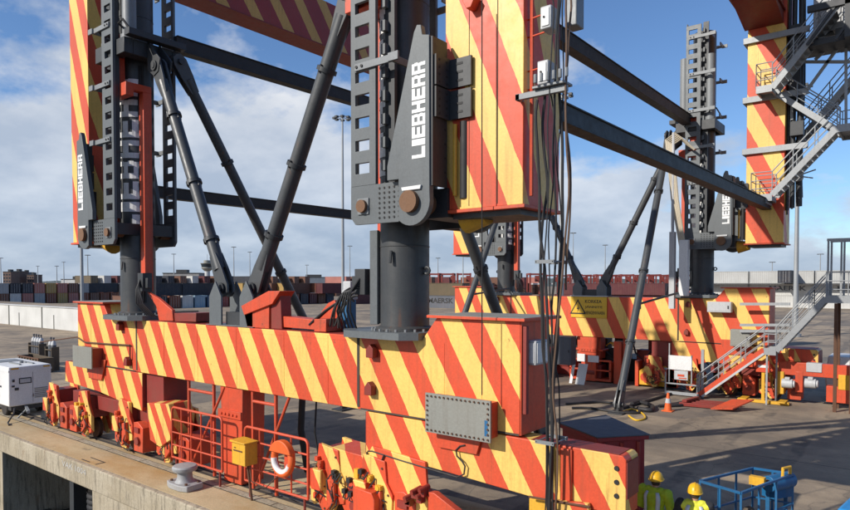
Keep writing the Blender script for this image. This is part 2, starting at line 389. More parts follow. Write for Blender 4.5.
# ================================================================== SETTING
QY = 8.27
g = MB(); g.box(-1500, 1500, 12.6, 3000, -.5, 0); struct(g.build('yard_ground', M['yard'], smooth=False))
g = MB(); g.box(-300, 120, QY + .181, 12.6, -.64, 0); struct(g.build('quay_apron', [M['apron']], smooth=False))
g = MB(); g.box(-300, 120, QY, QY + .18, -.64, .006); struct(g.build('quay_coping', M['quay'], smooth=False, bevel=.035))
g = MB()
g.box(-300, -25.15, QY + .02, 12.5, -6, -.642); g.box(-18.45, 120, QY + .02, 12.5, -6, -.642)
g.box(-25.15, -18.45, 11.6, 12.5, -6, -.642)
struct(g.build('quay_wall', M['quay'], smooth=False))
g = MB(); g.box(-25.1, -18.5, 9.35, 9.75, -3.4, -3.0); g.box(-22.35, -22.05, 9.3, 9.9, -6, -.65); struct(g.build('quay_brace', M['jackdark'], bevel=.02))
g = MB(); g.add([(-1500, -1500, -3.2), (600, -1500, -3.2), (600, 12, -3.2), (-1500, 12, -3.2)], [(0, 1, 2, 3)]); struct(g.build('water', M['water'], smooth=False))
# thin raised joint lines on the quay face / coping arris and painted berth marks
g = MB(); lp_ = onY(62, 461, QY); lq_ = onY(86, 472, QY); add_text(g, 'VAK 1004', (lp_.x, QY - .004, -.27), (1, 0, 0), (0, 0, 1), lq_.x - lp_.x, .17, .006, .003)
tag(g.build('quay_lettering', paint('worn_lettering', (.52, .50, .46), .8, .8, .6, 0, 0, (.34, .29, .21), .9)), 'worn white painted lettering on the quay face above the fender opening', 'marking')
# crane rails and cable slots
def rail(name, y, x0, x1, label):
    t = thing(name, ((x0 + x1) / 2, y, 0), label, 'rail')
    a = MB(); a.box(x0, x1, y - .16, y - .036, .002, .006); a.box(x0, x1, y + .036, y + .16, .002, .006); a.build('slot', M['groove'], t, smooth=False)
    a = MB(); a.box(x0, x1, y - .035, y + .035, .001, .018); a.build('rail_head', M['railsteel'], t)
    return t
rail('crane_rail', 10.05, -120, 60, 'waterside crane rail sunk in the tan quay apron beside the bollard')
rail('crane_rail', 32.6, -120, 60, 'landside crane rail running under the far striped sill beam')
t = thing('cable_trench', (-20, 9.4, 0), 'narrow cable trench covers along the quay apron in front of the crane rail', 'trench')
a = MB(); a.box(-120, 60, 9.42, 9.455, .002, .005); a.box(-120, 60, 9.66, 9.69, .002, .005); a.build('joint', M['groove'], t, smooth=False)
a = MB(); x = -60
while x < 10: a.box(x, x + 1.96, 9.457, 9.658, .003, .012); x += 2
a.build('cover_plate', M['quay'], t, smooth=False)
a = MB(); a.box(-19.6, -18.7, 8.75, 8.79, .002, .006); a.box(-18.74, -18.7, 8.5, 8.79, .007, .010); a.box(-19.6, -19.1, 8.5, 8.54, .002, .006)
tag(a.build('hatch_outline', M['groove'], smooth=False), 'dark square hatch outline cut in the quay apron left of the bollard', 'hatch')

# fender in the opening
t = thing('rubber_fender', (-19.15, 8.95, -4), 'black ribbed cylindrical rubber fender hanging in the quay opening', 'fender')
prof = []
for i in range(24):
    z = -4 + i * .16; prof += [(.44, z), (.47, z + .04), (.47, z + .11), (.44, z + .15)]
prof = [(r, min(z, -.9)) for r, z in prof]
a = MB(); a.lathe(prof, (-19.15, 8.95, 0), 22); a.build('fender_body', M['black'], t)
a = MB(); a.cyl((-19.15, 8.95, -.9), (-19.15, 8.95, -.66), .08); a.build('hanger', M['rust'], t)

# bollard
bc = onZ(185, 487); bx, by = bc.x, bc.y
t = thing('mooring_bollard', (bx, by, 0), 'pale grey mushroom mooring bollard bolted near the quay edge', 'bollard')
a = MB(); a.prism([(bx - 0.465, by - 0.225), (bx - 0.225, by - 0.315), (bx + 0.225, by - 0.315), (bx + 0.465, by - 0.225), (bx + 0.465, by + 0.225), (bx + 0.225, by + 0.315), (bx - 0.225, by + 0.315), (bx - 0.465, by + 0.225)], .003, .15, 'z'); a.build('base', M['bollard'], t, bevel=.02)
a = MB(); a.lathe([(.26, .14), (.21, .19), (.185, .27), (.18, .38), (.20, .42), (.29, .44), (.31, .48), (.31, .53), (.28, .565), (.15, .58), (.02, .585)], (bx, by, 0), 26); a.build('post', M['bollard'], t)
a = MB()
for i, j in ((-1, -1), (1, -1), (1, 1), (-1, 1)): a.cyl((bx + i * .33, by + j * .17, .15), (bx + i * .33, by + j * .17, .19), .04, n=6)
a.build('bolt', M['rust'], t)

# long white concrete wall on the left
t = thing('concrete_wall', (-105, 31, 0), 'long low white concrete wall behind the generator on the left', 'wall')
a = MB(); x = -150
while x < -60:
    a.box(x + .04, x + 9.86, 30.9, 31.2, 0, 2.45); x += 9.9
a.build('panel', M['wallconc'], t, bevel=.02)
a = MB(); a.box(-150, -60, 30.8, 31.3, 2.452, 2.57); a.build('cap', M['lightgrey'], t)
a = MB(); x = -150
while x < -60:
    a.box(x - .12, x + .035, 30.82, 30.895, 0, 2.44); a.box(x + 3.1, x + 3.2, 30.84, 30.895, .0, 1.6); x += 9.9
a.build('joint_post', M['panel'], t)
a = MB(); a.box(-150, -60, 31.35, 38, 0, 2.35); struct(a.build('raised_ground', M['yard'], smooth=False))

# ================================================================== CRANE LOWER: SILL CARRIAGES
CX0 = -14.15
def truck(root, x, y0, z0, s, md, seed, big=1.0):
    """one wheel truck: striped side plates, red gear block, wheels, hoses (world x of its middle)"""
    r = random.Random(seed)
    w = .54 * big
    a = MB()
    P = [(x - w, z0 + .85), (x - w * 1.02, z0 + .30), (x - w * .80, z0 + .22), (x - w * .55, z0 + .30), (x - w * .2, z0 + .06), (x + w * .25, z0 + .10), (x + w * .5, z0 + .36), (x + w * .95, z0 + .42), (x + w, z0 + .9), (x + w * .7, z0 + 1.12), (x + w * .62, z0 + 1.55), (x - w * .5, z0 + 1.62), (x - w * .62, z0 + 1.2)]
    if s < 0: P = [(2 * x - p[0], p[1]) for p in P][::-1]
    a.prism(P, y0, y0 + .10); a.prism(P, y0 + .72, y0 + .82)
    body = a.build('side_plate', M['st_small'], root, bevel=.012)
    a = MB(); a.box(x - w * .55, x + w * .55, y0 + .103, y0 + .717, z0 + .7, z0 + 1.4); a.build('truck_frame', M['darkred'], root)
    a = MB(); q = x + s * (w + .30)
    T = [(q - .26, z0 + .12), (q + .26, z0 + .12), (q + .28, z0 + .86), (q - .02, z0 + 1.02), (q - .26, z0 + .98)]
    a.prism(T, y0 + .02, y0 + .74); gb = a.build('gear_block', M['red'], root, bevel=.015)
    a = MB(); a.cyl((q, y0 - .05, z0 + .45), (q, y0 + .02, z0 + .45), .12, n=16); a.box(q - .15, q + .1, y0 - .03, y0 + .018, z0 + .7, z0 + .85); a.build('cover', M['darkred'], gb)
    wh = MB(); wh.lathe([(.06, -.09), (.30, -.09), (.34, -.07), (.34, -.05), (.29, -.04), (.29, .04), (.34, .05), (.34, .07), (.30, .09), (.06, .09)], (x - s * .02, y0 + .42, z0 + .32), 24, ax='y'); wh.build('wheel', M['rust'], root)
    a = MB()
    for k in range(9):   # hoses and small valve gear on the face
        hx = x + r.uniform(-.35, .35) * big; hz = z0 + r.uniform(.5, 1.2)
        a.tube([(hx, y0 - .02, hz), (hx + r.uniform(-.1, .1), y0 - .10, hz - .12), (hx + r.uniform(-.2, .2), y0 - .12, hz - .30), (hx + r.uniform(-.2, .3), y0 - .03, hz - .42)], .017, 6)
    a.build('hose', M['black'], root)
    a = MB()
    for k in range(6):
        hx = x + r.uniform(-.4, .4) * big; hz = z0 + r.uniform(.35, 1.35); a.cb((hx, y0 - .05, hz), r.uniform(.06, .16), .10, r.uniform(.06, .2))
        if k % 2: a.cyl((hx, y0 - .12, hz), (hx, y0 - .001, hz), .05, n=8)
    a.build('valve_gear', M['red'] if seed % 2 else M['yellow'], root)
    a = MB()
    a2 = MB(); a2.box(x - w * .78, x - w * .1, y0 - .16, y0 - .002, z0 + .62, z0 + 1.08); a2.build('cheek', M['st_small'], body, bevel=.02)
    a2 = MB(); a2.prism([(x + w * .1, z0 + .2), (x + w * .6, z0 + .45), (x + w * .55, z0 + .95), (x + w * .15, z0 + .9)], y0 - .10, y0 - .002); a2.build('cheek', M['red'], body, bevel=.02)
    for (px_, pz_) in P[::2]: a.cyl((x + (px_ - x) * .8, y0 - .02, z0 + .78 + (pz_ - z0 - .78) * .8), (x + (px_ - x) * .8, y0, z0 + .78 + (pz_ - z0 - .78) * .8), .025, n=8)
    a.build('bolt', M['rust'], root)

def sill(name, yf, dz, depth, md, label, trucks_x, far):
    yb = yf + depth; cx = CX0; st = M[md]
    zt = 4.08 + dz; zb = 2.52 + (0 if not far else -.14); zx = 4.53 + (dz * 1.06)
    t = thing(name, (cx, (yf + yb) / 2, 0), label, 'crane beam')
    L = 8.55
    half = [(L, zb), (L, zx), (6.72, zx), (6.36, zt)]
    P = [(cx - a_, b_) for a_, b_ in [(L, zb), (L, zx), (6.72, zx), (6.36, zt)]] + [(cx + a_, b_) for a_, b_ in [(6.36, zt), (6.72, zx), (L, zx), (L, zb)]]
    a = MB(); a.prism(P, yf, yb); beam = a.build('beam', st, t, bevel=.012)
    # end plates (plain red), top flanges and deck strips
    a = MB()
    for s in (-1, 1):
        a.box(*sorted((cx + s * (L + .003), cx + s * (L + .02))), yf + .01, yb - .01, zb + .01, zx - .01)
    a.build('end_plate', M['red'], beam)
    a = MB()
    for s in (-1, 1): a.box(*sorted((cx + s * 6.55, cx + s * (L + .14))), yf - .10, yb + .28, zx + .003, zx + .055)
    a.build('top_flange', M['red'], beam, bevel=.006)
    if not far:
        a = MB()
        for s in (-1, 1): a.box(*sorted((cx + s * 6.57, cx + s * (L + .12))), yf - .08, yb + .26, zx + .057, zx + .064)
        a.build('deck_sheet', M['panel'], beam, smooth=False)
    a = MB(); a.box(cx - 6.2, cx + 6.2, yf + .06, yb - .06, zt + .003, zt + .012); a.build('deck', M['darkred'], beam, smooth=False)
    # dark vertical joints and weld lines
    a = MB()
    for s in (-1, 1): a.box(cx + s * 4.64 - .035, cx + s * 4.64 + .035, yf - .010, yf - .001, zb + .05, zt - .02)
    for s in (-1, 1): a.box(*sorted((cx + s * 4.7, cx + s * (L - .02))), yf - .006, yf - .001, zb - .0, zb + .035)
    a.build('joint', M['groove'], beam, smooth=False)
    a = MB()
    for u in ((-7.6, -3.1, -1.4, .35, 2.2, 3.7, 6.9, 7.75) if not far else (-6, -2, 2, 6)):
        xx = cx + u; a.box(xx - .006, xx + .006, yf - .006, yf - .0005, zb + .03, zt - .03)
    a.box(cx - 4.55, cx + 4.55, yf - .005, yf - .0005, zb + .10, zb + .112); a.box(cx - 4.55, cx + 4.55, yf - .005, yf - .0005, zt - .11, zt - .10)
    a.build('weld_seam', st, beam, smooth=False)
    # lifting lugs
    for (lx, lz) in ((cx + 5.05, zb + .5), (cx + 5.1, zt - .28), (cx - 5.05, zb + .3), (cx - 5.5, zt - .2)):
        a = MB(); a.prism([(lx - .10, lz - .14), (lx + .10, lz - .14), (lx + .10, lz + .05), (lx, lz + .14), (lx - .10, lz + .02)], yf - .16, yf - .001); a.build('lug', M['darkred'], beam, bevel=.01)
    # equalizer beams under both ends
    for s in (-1, 1):
        X = lambda u: cx + s * u
        E_ = [(X(4.85 if not far else 4.35), zb - .02), (X(10.39), zb - .04), (X(10.45), zb - .10), (X(10.45), zb - 1.0), (X(8.7), zb - 1.02), (X(6.9), zb - .92), (X(6.0), zb - .88), (X(5.4), zb - 1.1), (X(4.85 if not far else 4.35), zb - 1.1)]
        if s < 0: E_ = [(X(4.35), zb - .02), (X(9.55), zb - .04), (X(9.6), zb - .75), (X(7.1), zb - .86), (X(6.0), zb - .98), (X(4.35), zb - 1.16)]
        ye = yf + .52 if (s > 0 and not far) else yb - .06; u0 = 4.85 if (s > 0 and not far) else 4.35
        a = MB(); a.prism(E_, yf + .002, ye); eq = a.build('equalizer_beam', M['st_eq'] if not far else st, t, bevel=.012)
        a = MB(); u1 = 10.452 if s > 0 else 9.602
        a.box(*sorted((X(u1), X(u1 + .015))), yf + .01, ye - .01, zb - .72, zb - .14); a.box(*sorted((X(u0 - .018), X(u0 - .002))), yf + .01, ye - .01, zb - 1.05, zb - .03)
        a.build('end_plate', M['darkred'], eq)
        a = MB(); a.box(*sorted((X(8.75), X(u1 - .12))), yf + .02, ye - .02, zb - .037, zb - .03); a.build('top_deck', M['darkred'], eq, smooth=False)
        a = MB(); a.box(*sorted((X(9.35), X(9.55))), yf - .045, yf - .0, zb - .98, zb - .07) if s > 0 else None
        if s > 0:
            a.build('stiffener', M['red'], eq, bevel=.008)
            a = MB()
            for i in range(3): a.cyl((X(10.3), yf - .02, zb - .25 - i * .22), (X(10.3), yf + .001, zb - .25 - i * .22), .04, n=10)
            a.build('bolt', M['black'], eq)
        # pivot saddle
        a = MB(); a.prism([(X(6.5), zb + .22), (X(7.9), zb + .22), (X(7.68), zb - .46), (X(6.8), zb - .46)], yf - .06, yf - .003); a.build('pivot_plate', M['red'], eq, bevel=.01)
        # dark-red pivot frame inside
        if s < 0 or far:
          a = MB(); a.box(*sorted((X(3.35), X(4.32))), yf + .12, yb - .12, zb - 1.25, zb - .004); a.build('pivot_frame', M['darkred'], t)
    # truck row
    for i, (tx, s) in enumerate(trucks_x): truck(t, tx, yf - .12, .02, s, md, 11 + i + (50 if far else 0))
    # link beams that carry the trucks
    for s in (-1, 1):
        for u0, u1 in ((3.0, 5.3), (6.1, 9.4)) if (s < 0 or far) else ((3.3, 5.7),):
            X = lambda u: cx + s * u
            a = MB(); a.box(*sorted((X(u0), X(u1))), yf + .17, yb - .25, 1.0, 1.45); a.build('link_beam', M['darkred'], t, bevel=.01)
    # centre leg
    px0, px1 = cx - .42, cx + .42
    a = MB(); a.prism([(px0 - .02, zb - .004), (px1 + .1, zb - .004), (px1 + .02, .05), (px0 + .12, .05)], yf + .05, yf + .75); pil = a.build('centre_leg', M['red'], t, bevel=.012)
    a = MB(); a.box(px0 - .06, px1 + .08, yf - .0, yf + .048, zb - .80, zb - .60)
    for i in range(5): a.cyl((px0 + .1 + i * .16, yf - .03, zb - .7), (px0 + .1 + i * .16, yf, zb - .7), .035, n=8)
    a.build('splice_flange', M['red'], pil, bevel=.006)
    return t
ws_tr = [(onY(53, 410, 9.7).x, 1), (onY(84, 410, 9.7).x, -1), (onY(124, 420, 9.7).x, 1), (onY(167, 430, 9.7).x, 1), (onY(328, 480, 9.7).x, 1), (-9.0, 1), (-4.55, -1)]
WS = sill('crane_sill_beam', 9.8, 0, 1.03, 'st_sill', 'near red and yellow striped crane sill beam on the waterside rail', ws_tr, False)
ls_tr = [(-22.6, 1), (-20.9, -1), (-19.3, 1), (-17.6, 1), (-10.6, 1), (-8.9, -1), (-7.2, 1), (-5.4, 1)]
LS = sill('crane_sill_beam', 31.8, .40, 1.3, 'st_sill_far', 'far red and yellow striped crane sill beam behind the aluminium stairs', ls_tr, True)

# waterside extras (parts of the near sill beam)
a = MB(); a.box(-7.47, -6.02, 9.50, 9.54, 2.39, 3.13)
for i in range(15):
    for zz in (2.44, 3.08): a.cyl((-7.42 + i * .0965, 9.475, zz), (-7.42 + i * .0965, 9.505, zz), .018, n=6, m=1)
for i in range(1, 7):
    for xx in (-7.42, -6.07): a.cyl((xx, 9.475, 2.44 + i * .0914), (xx, 9.505, 2.44 + i * .0914), .018, n=6, m=1)
cp = a.build('cover_plate', [M['panel'], M['rust']], WS)
a = MB(); a.box(-7.40, -6.05, 9.545, 9.795, 2.45, 3.08); a.build('cover_box', M['red'], WS)
a = MB(); a.box(-6.14, -6.075, 9.496, 9.4985, 2.5, 2.78); a.build('smear', M['blue'], cp, smooth=False)
a = MB(); a.box(-22.24, -20.9, 9.42, 9.46, 2.46, 3.15); a.build('cover_plate', M['panel'], WS, bevel=.006)
a = MB(); a.box(-22.2, -20.93, 9.465, 9.797, 2.5, 3.1); a.build('cover_box', M['darkred'], WS)
p = onX(530, 364, -5.60); q = onX(543, 338, -5.60)
a = MB(); a.box(-5.595, -5.40, 10.0, 10.45, p.z, q.z); jb_ = a.build('junction_box', M['lightgrey'], WS, bevel=.02)
a = MB(); a.box(-5.56, -5.43, 9.985, 9.998, p.z + .04, q.z - .04); a.box(-5.398, -5.385, 10.03, 10.42, p.z + .04, q.z - .04); a.build('door', M['white'], jb_, bevel=.005)
a = MB(); a.box(-5.608, -5.50, 9.84, 9.93, 2.9, 4.45); a.build('edge_rib', M['darkred'], WS, bevel=.01)
# dark gear between and behind the far trucks
for k, (xx, w_) in enumerate(((-18.9, .8), (-16.4, 1.3), (-14.6, .9), (-12.9, 1.2), (-11.2, .9), (-7.6, .7), (-6.2, .6))):
    a = MB(); a.box(xx - w_, xx + w_, 33.4, 34.1, .5, 1.2 + .5 * (k % 3)); a.cyl((xx - .3, 33.38, 1.3), (xx - .3, 33.0, 1.3), .45, n=18); a.box(xx - w_ * .4, xx + w_ * .2, 33.6, 34.3, 1.2, 2.3); a.box(xx - w_ * .9, xx + w_ * .9, 33.45, 34.0, .02, .5)
    a.build('rear_gear', M[('jackdark', 'darkred', 'brownish')[k % 3]], LS, bevel=.02)
for k in range(6):
    xx = -17 + k * 1.6; a = MB(); a.tube([(xx, 33.0, 2.3), (xx + .3, 32.7, 1.6), (xx + .7, 32.8, 1.2), (xx + 1.1, 33.1, 1.9), (xx + 1.3, 33.2, 2.3)], .05, 6); a.build('hose', M['black'], LS)
# thin cable with saddles on the beam's left part and under the right end
def cable_pts(pxs, Y): return [onY(p, q, Y) for p, q in pxs]
a = MB(); a.tube(cable_pts([(40, 342), (77, 337), (84, 342), (110, 344), (130, 345), (130, 358), (128, 366)], 9.74), .022, 6); a.build('cable', M['rust'], WS)
a = MB(); a.tube(cable_pts([(369, 458), (367, 454), (368, 451), (372, 451), (400, 460), (420, 466), (440, 472), (457, 477), (464, 474), (465, 466), (462, 461), (457, 456), (456, 450), (460, 446), (465, 445)], 9.73), .016, 6)
a.tube(cable_pts([(367, 452), (367, 472), (372, 478), (380, 476), (382, 460), (384, 455)], 9.70), .018, 6); a.build('cable', M['black'], WS)
a = MB(); a.cyl(onY(529, 496.5, 9.66), onY(590, 507, 9.66), .02, n=8); a.build('pin_rod', M['rust'], WS)
# bogie upper blocks at the right group
def block(px0, py0, px1, py1, Y0, Y1, m, name='housing'):
    p = onY(px0, py0, Y0); q = onY(px1, py1, Y0); a = MB(); a.box(p.x, q.x, Y0, Y1, min(p.z, q.z), max(p.z, q.z)); return a.build(name, m, WS, bevel=.015)
def poly_part(pts, Y0, Y1, m, name):
    a = MB(); a.prism([(onY(p, q, Y0).x, onY(p, q, Y0).z) for p, q in pts], Y0, Y1); return a.build(name, m, WS, bevel=.012)
poly_part([(331, 447), (367, 457), (368, 505), (345, 512), (331, 480)], 9.72, 10.5, M['st_sill'], 'truck_head')
poly_part([(353, 487), (371, 493), (374, 500), (374, 545), (353, 545)], 9.42, 10.0, M['red'], 'gear_housing')
poly_part([(367, 455), (372, 446), (425, 462), (428, 500), (424, 545), (370, 545), (385, 505)], 9.73, 9.795, M['st_sill'], 'truck_side')
poly_part([(428, 492), (434, 493), (458, 512), (458, 545), (428, 545)], 9.62, 9.78, M['red'], 'gear_housing')
poly_part([(147, 403), (168, 404), (172, 418), (170, 440), (160, 447), (150, 440)], 9.50, 10.2, M['st_small'], 'truck_head')
poly_part([(529, 498), (566, 505), (566, 560), (529, 560)], 9.80, 10.4, M['yellow'], 'truck_head')
a = MB()
for k in range(5):
    p = onY(rnd.uniform(408, 432), rnd.uniform(490, 512), 9.6); a.cb(p, .12, .14, .16); a.cyl(p + Vector((0, -.14, .05)), p + Vector((.05, .1, .1)), .05, n=10)
a.build('valve_gear', M['darkred'], WS)
a = MB()
for k in range(6):
    p = onY(rnd.uniform(332, 362), rnd.uniform(470, 495), 9.6); a.tube([p, p + Vector((.05, -.1, -.1)), p + Vector((.16, -.1, -.12)), p + Vector((.2, 0, .02))], .018, 6); a.cb(p, .1, .1, .1)
a.build('valve_gear', M['black'], WS)
# hanging red access frames behind the fences
for p0, p1 in ((189, 214), (253, 276)):
    A_ = onY(p0, 385 if p0 < 200 else 395, 9.9); B_ = onY(p1, 390 if p0 < 200 else 400, 9.9)
    a = MB(); a.cyl((A_.x, 9.9, 2.5), (A_.x, 9.9, .05), .045, n=8); a.cyl((B_.x, 9.9, 2.5), (B_.x, 9.9, .05), .045, n=8); a.cyl((A_.x, 9.9, 2.25), (B_.x, 9.9, 2.25), .04, n=8)
    a.cyl((B_.x + .55, 9.85, 2.5), (A_.x + .25, 9.8, .2), .035, n=8); a.build('access_frame', M['red'], WS)

# things standing on the near beam between the jacks
zt = 4.095
def on_beam(pts, Y0, Y1, m, name, label, cat):
    a = MB(); a.prism([(onY(p, q, Y0).x, max(onY(p, q, Y0).z, zt)) for p, q in pts], Y0, Y1); return tag(a.build(name, m, bevel=.015), label, cat)
t = thing('red_hopper', (onY(262, 330, 9.9).x, 10.2, zt), 'red sloping steel guide box standing on the near beam beside the strut bracket', 'guide box')
def pp(parent, pts, Y0, Y1, m, name):
    a = MB(); a.prism([(onY(p, q, Y0).x, max(onY(p, q, Y0).z, zt)) for p, q in pts], Y0, Y1); return a.build(name, m, parent, bevel=.012)
pp(t, [(247, 329), (244, 313), (269, 303), (269, 331)], 9.86, 10.25, M['red'], 'box')
pp(t, [(241, 306), (268, 291), (280, 291), (272, 304), (244, 315)], 9.80, 10.27, M['red'], 'sloping_plate')
pp(t, [(271, 331), (271, 304), (280, 292), (282, 330)], 9.9, 10.22, M['darkred'], 'side_plate')
t = thing('red_gusset', (onY(165, 320, 9.9).x, 10.2, zt), 'red triangular gusset standing on the near beam by the left jack', 'gusset')
pp(t, [(147, 292), (158, 298), (172, 310), (173, 321), (159, 321), (156, 306)], 9.95, 10.05, M['red'], 'gusset_plate')
pp(t, [(172, 313), (196, 313), (196, 322), (172, 322)], 10.0, 10.7, M['darkred'], 'beam')
t = thing('red_cross_beam', (onY(300, 325, 10).x, 10.2, zt), 'low red box beam lying on the near beam left of the main jack', 'beam')
pp(t, [(281, 316), (316, 320), (316, 330), (281, 327)], 9.95, 10.3, M['red'], 'box_beam')
pp(t, [(314, 319), (326, 319), (326, 332), (314, 332)], 9.88, 10.5, M['red'], 'end_block')
t = thing('red_half_disc', (onY(330, 318, 10.4).x, 10.4, zt), 'red half round guide plate behind the low red beam', 'guide plate')
pp(t, [(318, 322), (321, 312), (328, 303), (334, 300), (337, 305), (338, 322)], 10.55, 10.75, M['red'], 'plate')
t = thing('hydraulic_unit', (onY(345, 320, 10.5).x, 10.5, zt), 'small blue and black hydraulic unit with looping hoses beside the main jack', 'pump unit')
p = onY(346, 318, 10.5); a = MB(); a.box(p.x - .13, p.x + .14, 10.4, 10.7, zt, p.z + .42); a.build('tank', M['blue'], t, bevel=.02)
a = MB(); a.box(p.x + .1, p.x + .34, 10.3, 10.55, p.z + .43, p.z + .85); a.cyl((p.x + .2, 10.3, p.z + .6), (p.x + .2, 10.25, p.z + .6), .08); a.build('motor', M['lightgrey'], t, bevel=.02)
a = MB()
for k in range(7):
    q = onY(352 + rnd.uniform(-4, 10), 292 + rnd.uniform(-8, 12), 10.1); b_ = onY(rnd.uniform(305, 345), 327 + rnd.uniform(-3, 3), 10.0)
    c_ = onY(rnd.uniform(335, 345), rnd.uniform(285, 300), 9.9)
    pts = []
    for i in range(11):
        u = i / 10; pts.append(q * (1 - u) ** 2 + c_ * 2 * u * (1 - u) + b_ * u * u + Vector((0, .05 * math.sin(5 * u + k), 0)))
    a.tube(pts, .026, 6)
a.build('hose', M['black'], t)
# ================================================================== CRANE UPPER FRAME
CR = thing('gantry_crane', (CX0, 21.2, 6.5), 'tall red and yellow striped gantry crane frame hanging between the grey jacks', 'crane')
def leg(x0, x1, y0, y1, z0, z1, m, lip=.0, lx=0):
    a = MB()
    a.add([(x0, y0, z0), (x1, y0, z0), (x1, y1, z0), (x0, y1, z0), (x0 - lx, y0, z1), (x1 + .02, y0, z1), (x1 + .02, y1, z1), (x0 - lx, y1, z1)],
          [(0, 3, 2, 1), (4, 5, 6, 7), (0, 1, 5, 4), (1, 2, 6, 5), (2, 3, 7, 6), (3, 0, 4, 7)])
    l = a.build('leg', m, CR, bevel=.012)
    a = MB(); a.box(x0 - .28 if x0 > -10 and y0 < 20 else x0 - .06, x1 + .06, y0 - .06, y1 + .06, z0 - .062, z0 - .003); a.build('bottom_flange', M['red'], l, bevel=.006)
    a = MB(); a.box(x0 + .1, x1 - .1, y0 + .1, y1 - .1, z0 - .16, z0 - .065); a.build('underside', M['jackdark'], l)
    return l
L1 = leg(-7.15, -5.50, 9.70, 11.05, 6.55, 21, M['st_leg'])
L2 = leg(-22.72, -21.50, 9.70, 11.05, 6.55, 21, M['st_leg_left'], lx=.12)
L3 = leg(-6.62, -5.10, 31.90, 33.4, 6.98, 21, M['st_leg_far'])
L4 = leg(-22.9, -21.35, 31.90, 33.4, 6.98, 21, M['st_leg_far'])
# weld seams and lugs on the near leg
a = MB(); a.box(-6.02, -6.008, 9.692, 9.698, 6.6, 20); a.box(-6.62, -6.612, 9.692, 9.698, 6.6, 20); a.build('weld_seam', M['groove'], L1, smooth=False)
p = onY(473, 5, 9.65); a = MB(); a.prism([(p.x - .14, p.z + .07), (p.x + .14, p.z + .07), (p.x + .05, p.z - .1), (p.x - .05, p.z - .1)], 9.5, 9.698); a.build('lug', M['red'], L1, bevel=.01)
for x0, x1, zb in ((-22.5, -21.55, 15.85), (-6.75, -5.2, 17.1)):
    a = MB(); a.box(x0, x1, 11.06, 31.89, zb, zb + 2.0); pb = a.build('portal_beam', M['st_portal'], CR, bevel=.012)
    a = MB(); a.box(x0 - .08, x1 + .08, 11.08, 31.87, zb - .05, zb - .003); a.build('bottom_flange', M['darkred'], pb)
hz_ = onY(765, 27, 31.88).z; a = MB(); a.add([(-6.75, 29.4, 17.04), (-5.2, 29.4, 17.04), (-5.2, 31.88, hz_), (-6.75, 31.88, hz_), (-6.75, 31.885, 17.04), (-5.2, 31.885, 17.04)], [(0, 1, 2, 3), (3, 2, 5, 4), (0, 3, 4), (1, 5, 2), (0, 4, 5, 1)])
a.build('haunch', M['darkred'], CR)
a = MB(); a.box(-21.45, -7.2, 9.9, 11.0, 19.0, 20.6); a.build('unseen_cross_beam', M['st_leg'], CR)  # upper crane beam out of view, added for its shadow on the yard
# far right leg: clamp bands, pipes, stairs
for py in (38, 98, 150):
    z = onY(765, py, 31.85).z; a = MB(); a.box(-6.78, -4.2, 31.76, 31.88, z - .13, z + .13); a.box(-6.78, -6.66, 31.89, 33.5, z - .13, z + .13); a.build('clamp_band', M['galv'], L3, bevel=.01)
for px_, r_ in ((787, .07), (792, .10), (799, .12)):
    b_ = onY(px_, 215, 32.3); a = MB(); a.cyl((b_.x, 32.3, 8.2 + r_ * 3), (b_.x, 32.3, 20), r_, n=10); a.build('cable_pipe', M['jackdark'], L3)
a = MB(); a.box(-4.95, -4.55, 32.0, 32.2, 13.2, 16.4); a.box(-4.9, -4.4, 31.9, 32.25, 11.6, 12.2); a.build('cable_rack', M['jackdark'], L3)
p = onY(797, 176, 31.9); a = MB(); a.cyl(p, p + Vector((0, .35, 0)), .22, n=12); a.bar(p, p + Vector((.7, 0, .2)), .05, .05); a.bar(p, p + Vector((.6, 0, -.15)), .05, .05); a.build('pulley', M['galv'], L3)
def flight(parent, p0, p1, wid, steps, ms, mr, name='stair_flight', yoff=(0, 1, 0)):
    p0 = Vector(p0); p1 = Vector(p1); W = Vector(yoff) * wid; a = MB()
    a.bar(p0, p1, .05, .24); a.bar(p0 + W, p1 + W, .05, .24); fl = a.build(name, ms, parent)
    a = MB()
    for i in range(1, steps):
        c = p0 + (p1 - p0) * i / steps + W / 2; a.cb(c, .26, wid - .07, .035)
    a.build('treads', M['galv'], fl)
    for w_ in (Vector((0, 0, 0)), W):
        a = MB(); up = Vector((0, 0, 1.0))
        a.cyl(p0 + w_ + up, p1 + w_ + up, .026, n=8); a.cyl(p0 + w_ + up * .68, p1 + w_ + up * .68, .018, n=6); a.cyl(p0 + w_ + up * .36, p1 + w_ + up * .36, .018, n=6)
        n = max(3, int((p1 - p0).length / 1.0))
        for i in range(n + 1):
            q = p0 + (p1 - p0) * i / n + w_; a.cyl(q, q + up, .024, n=6)
        a.build('handrail', mr, fl)
    return fl
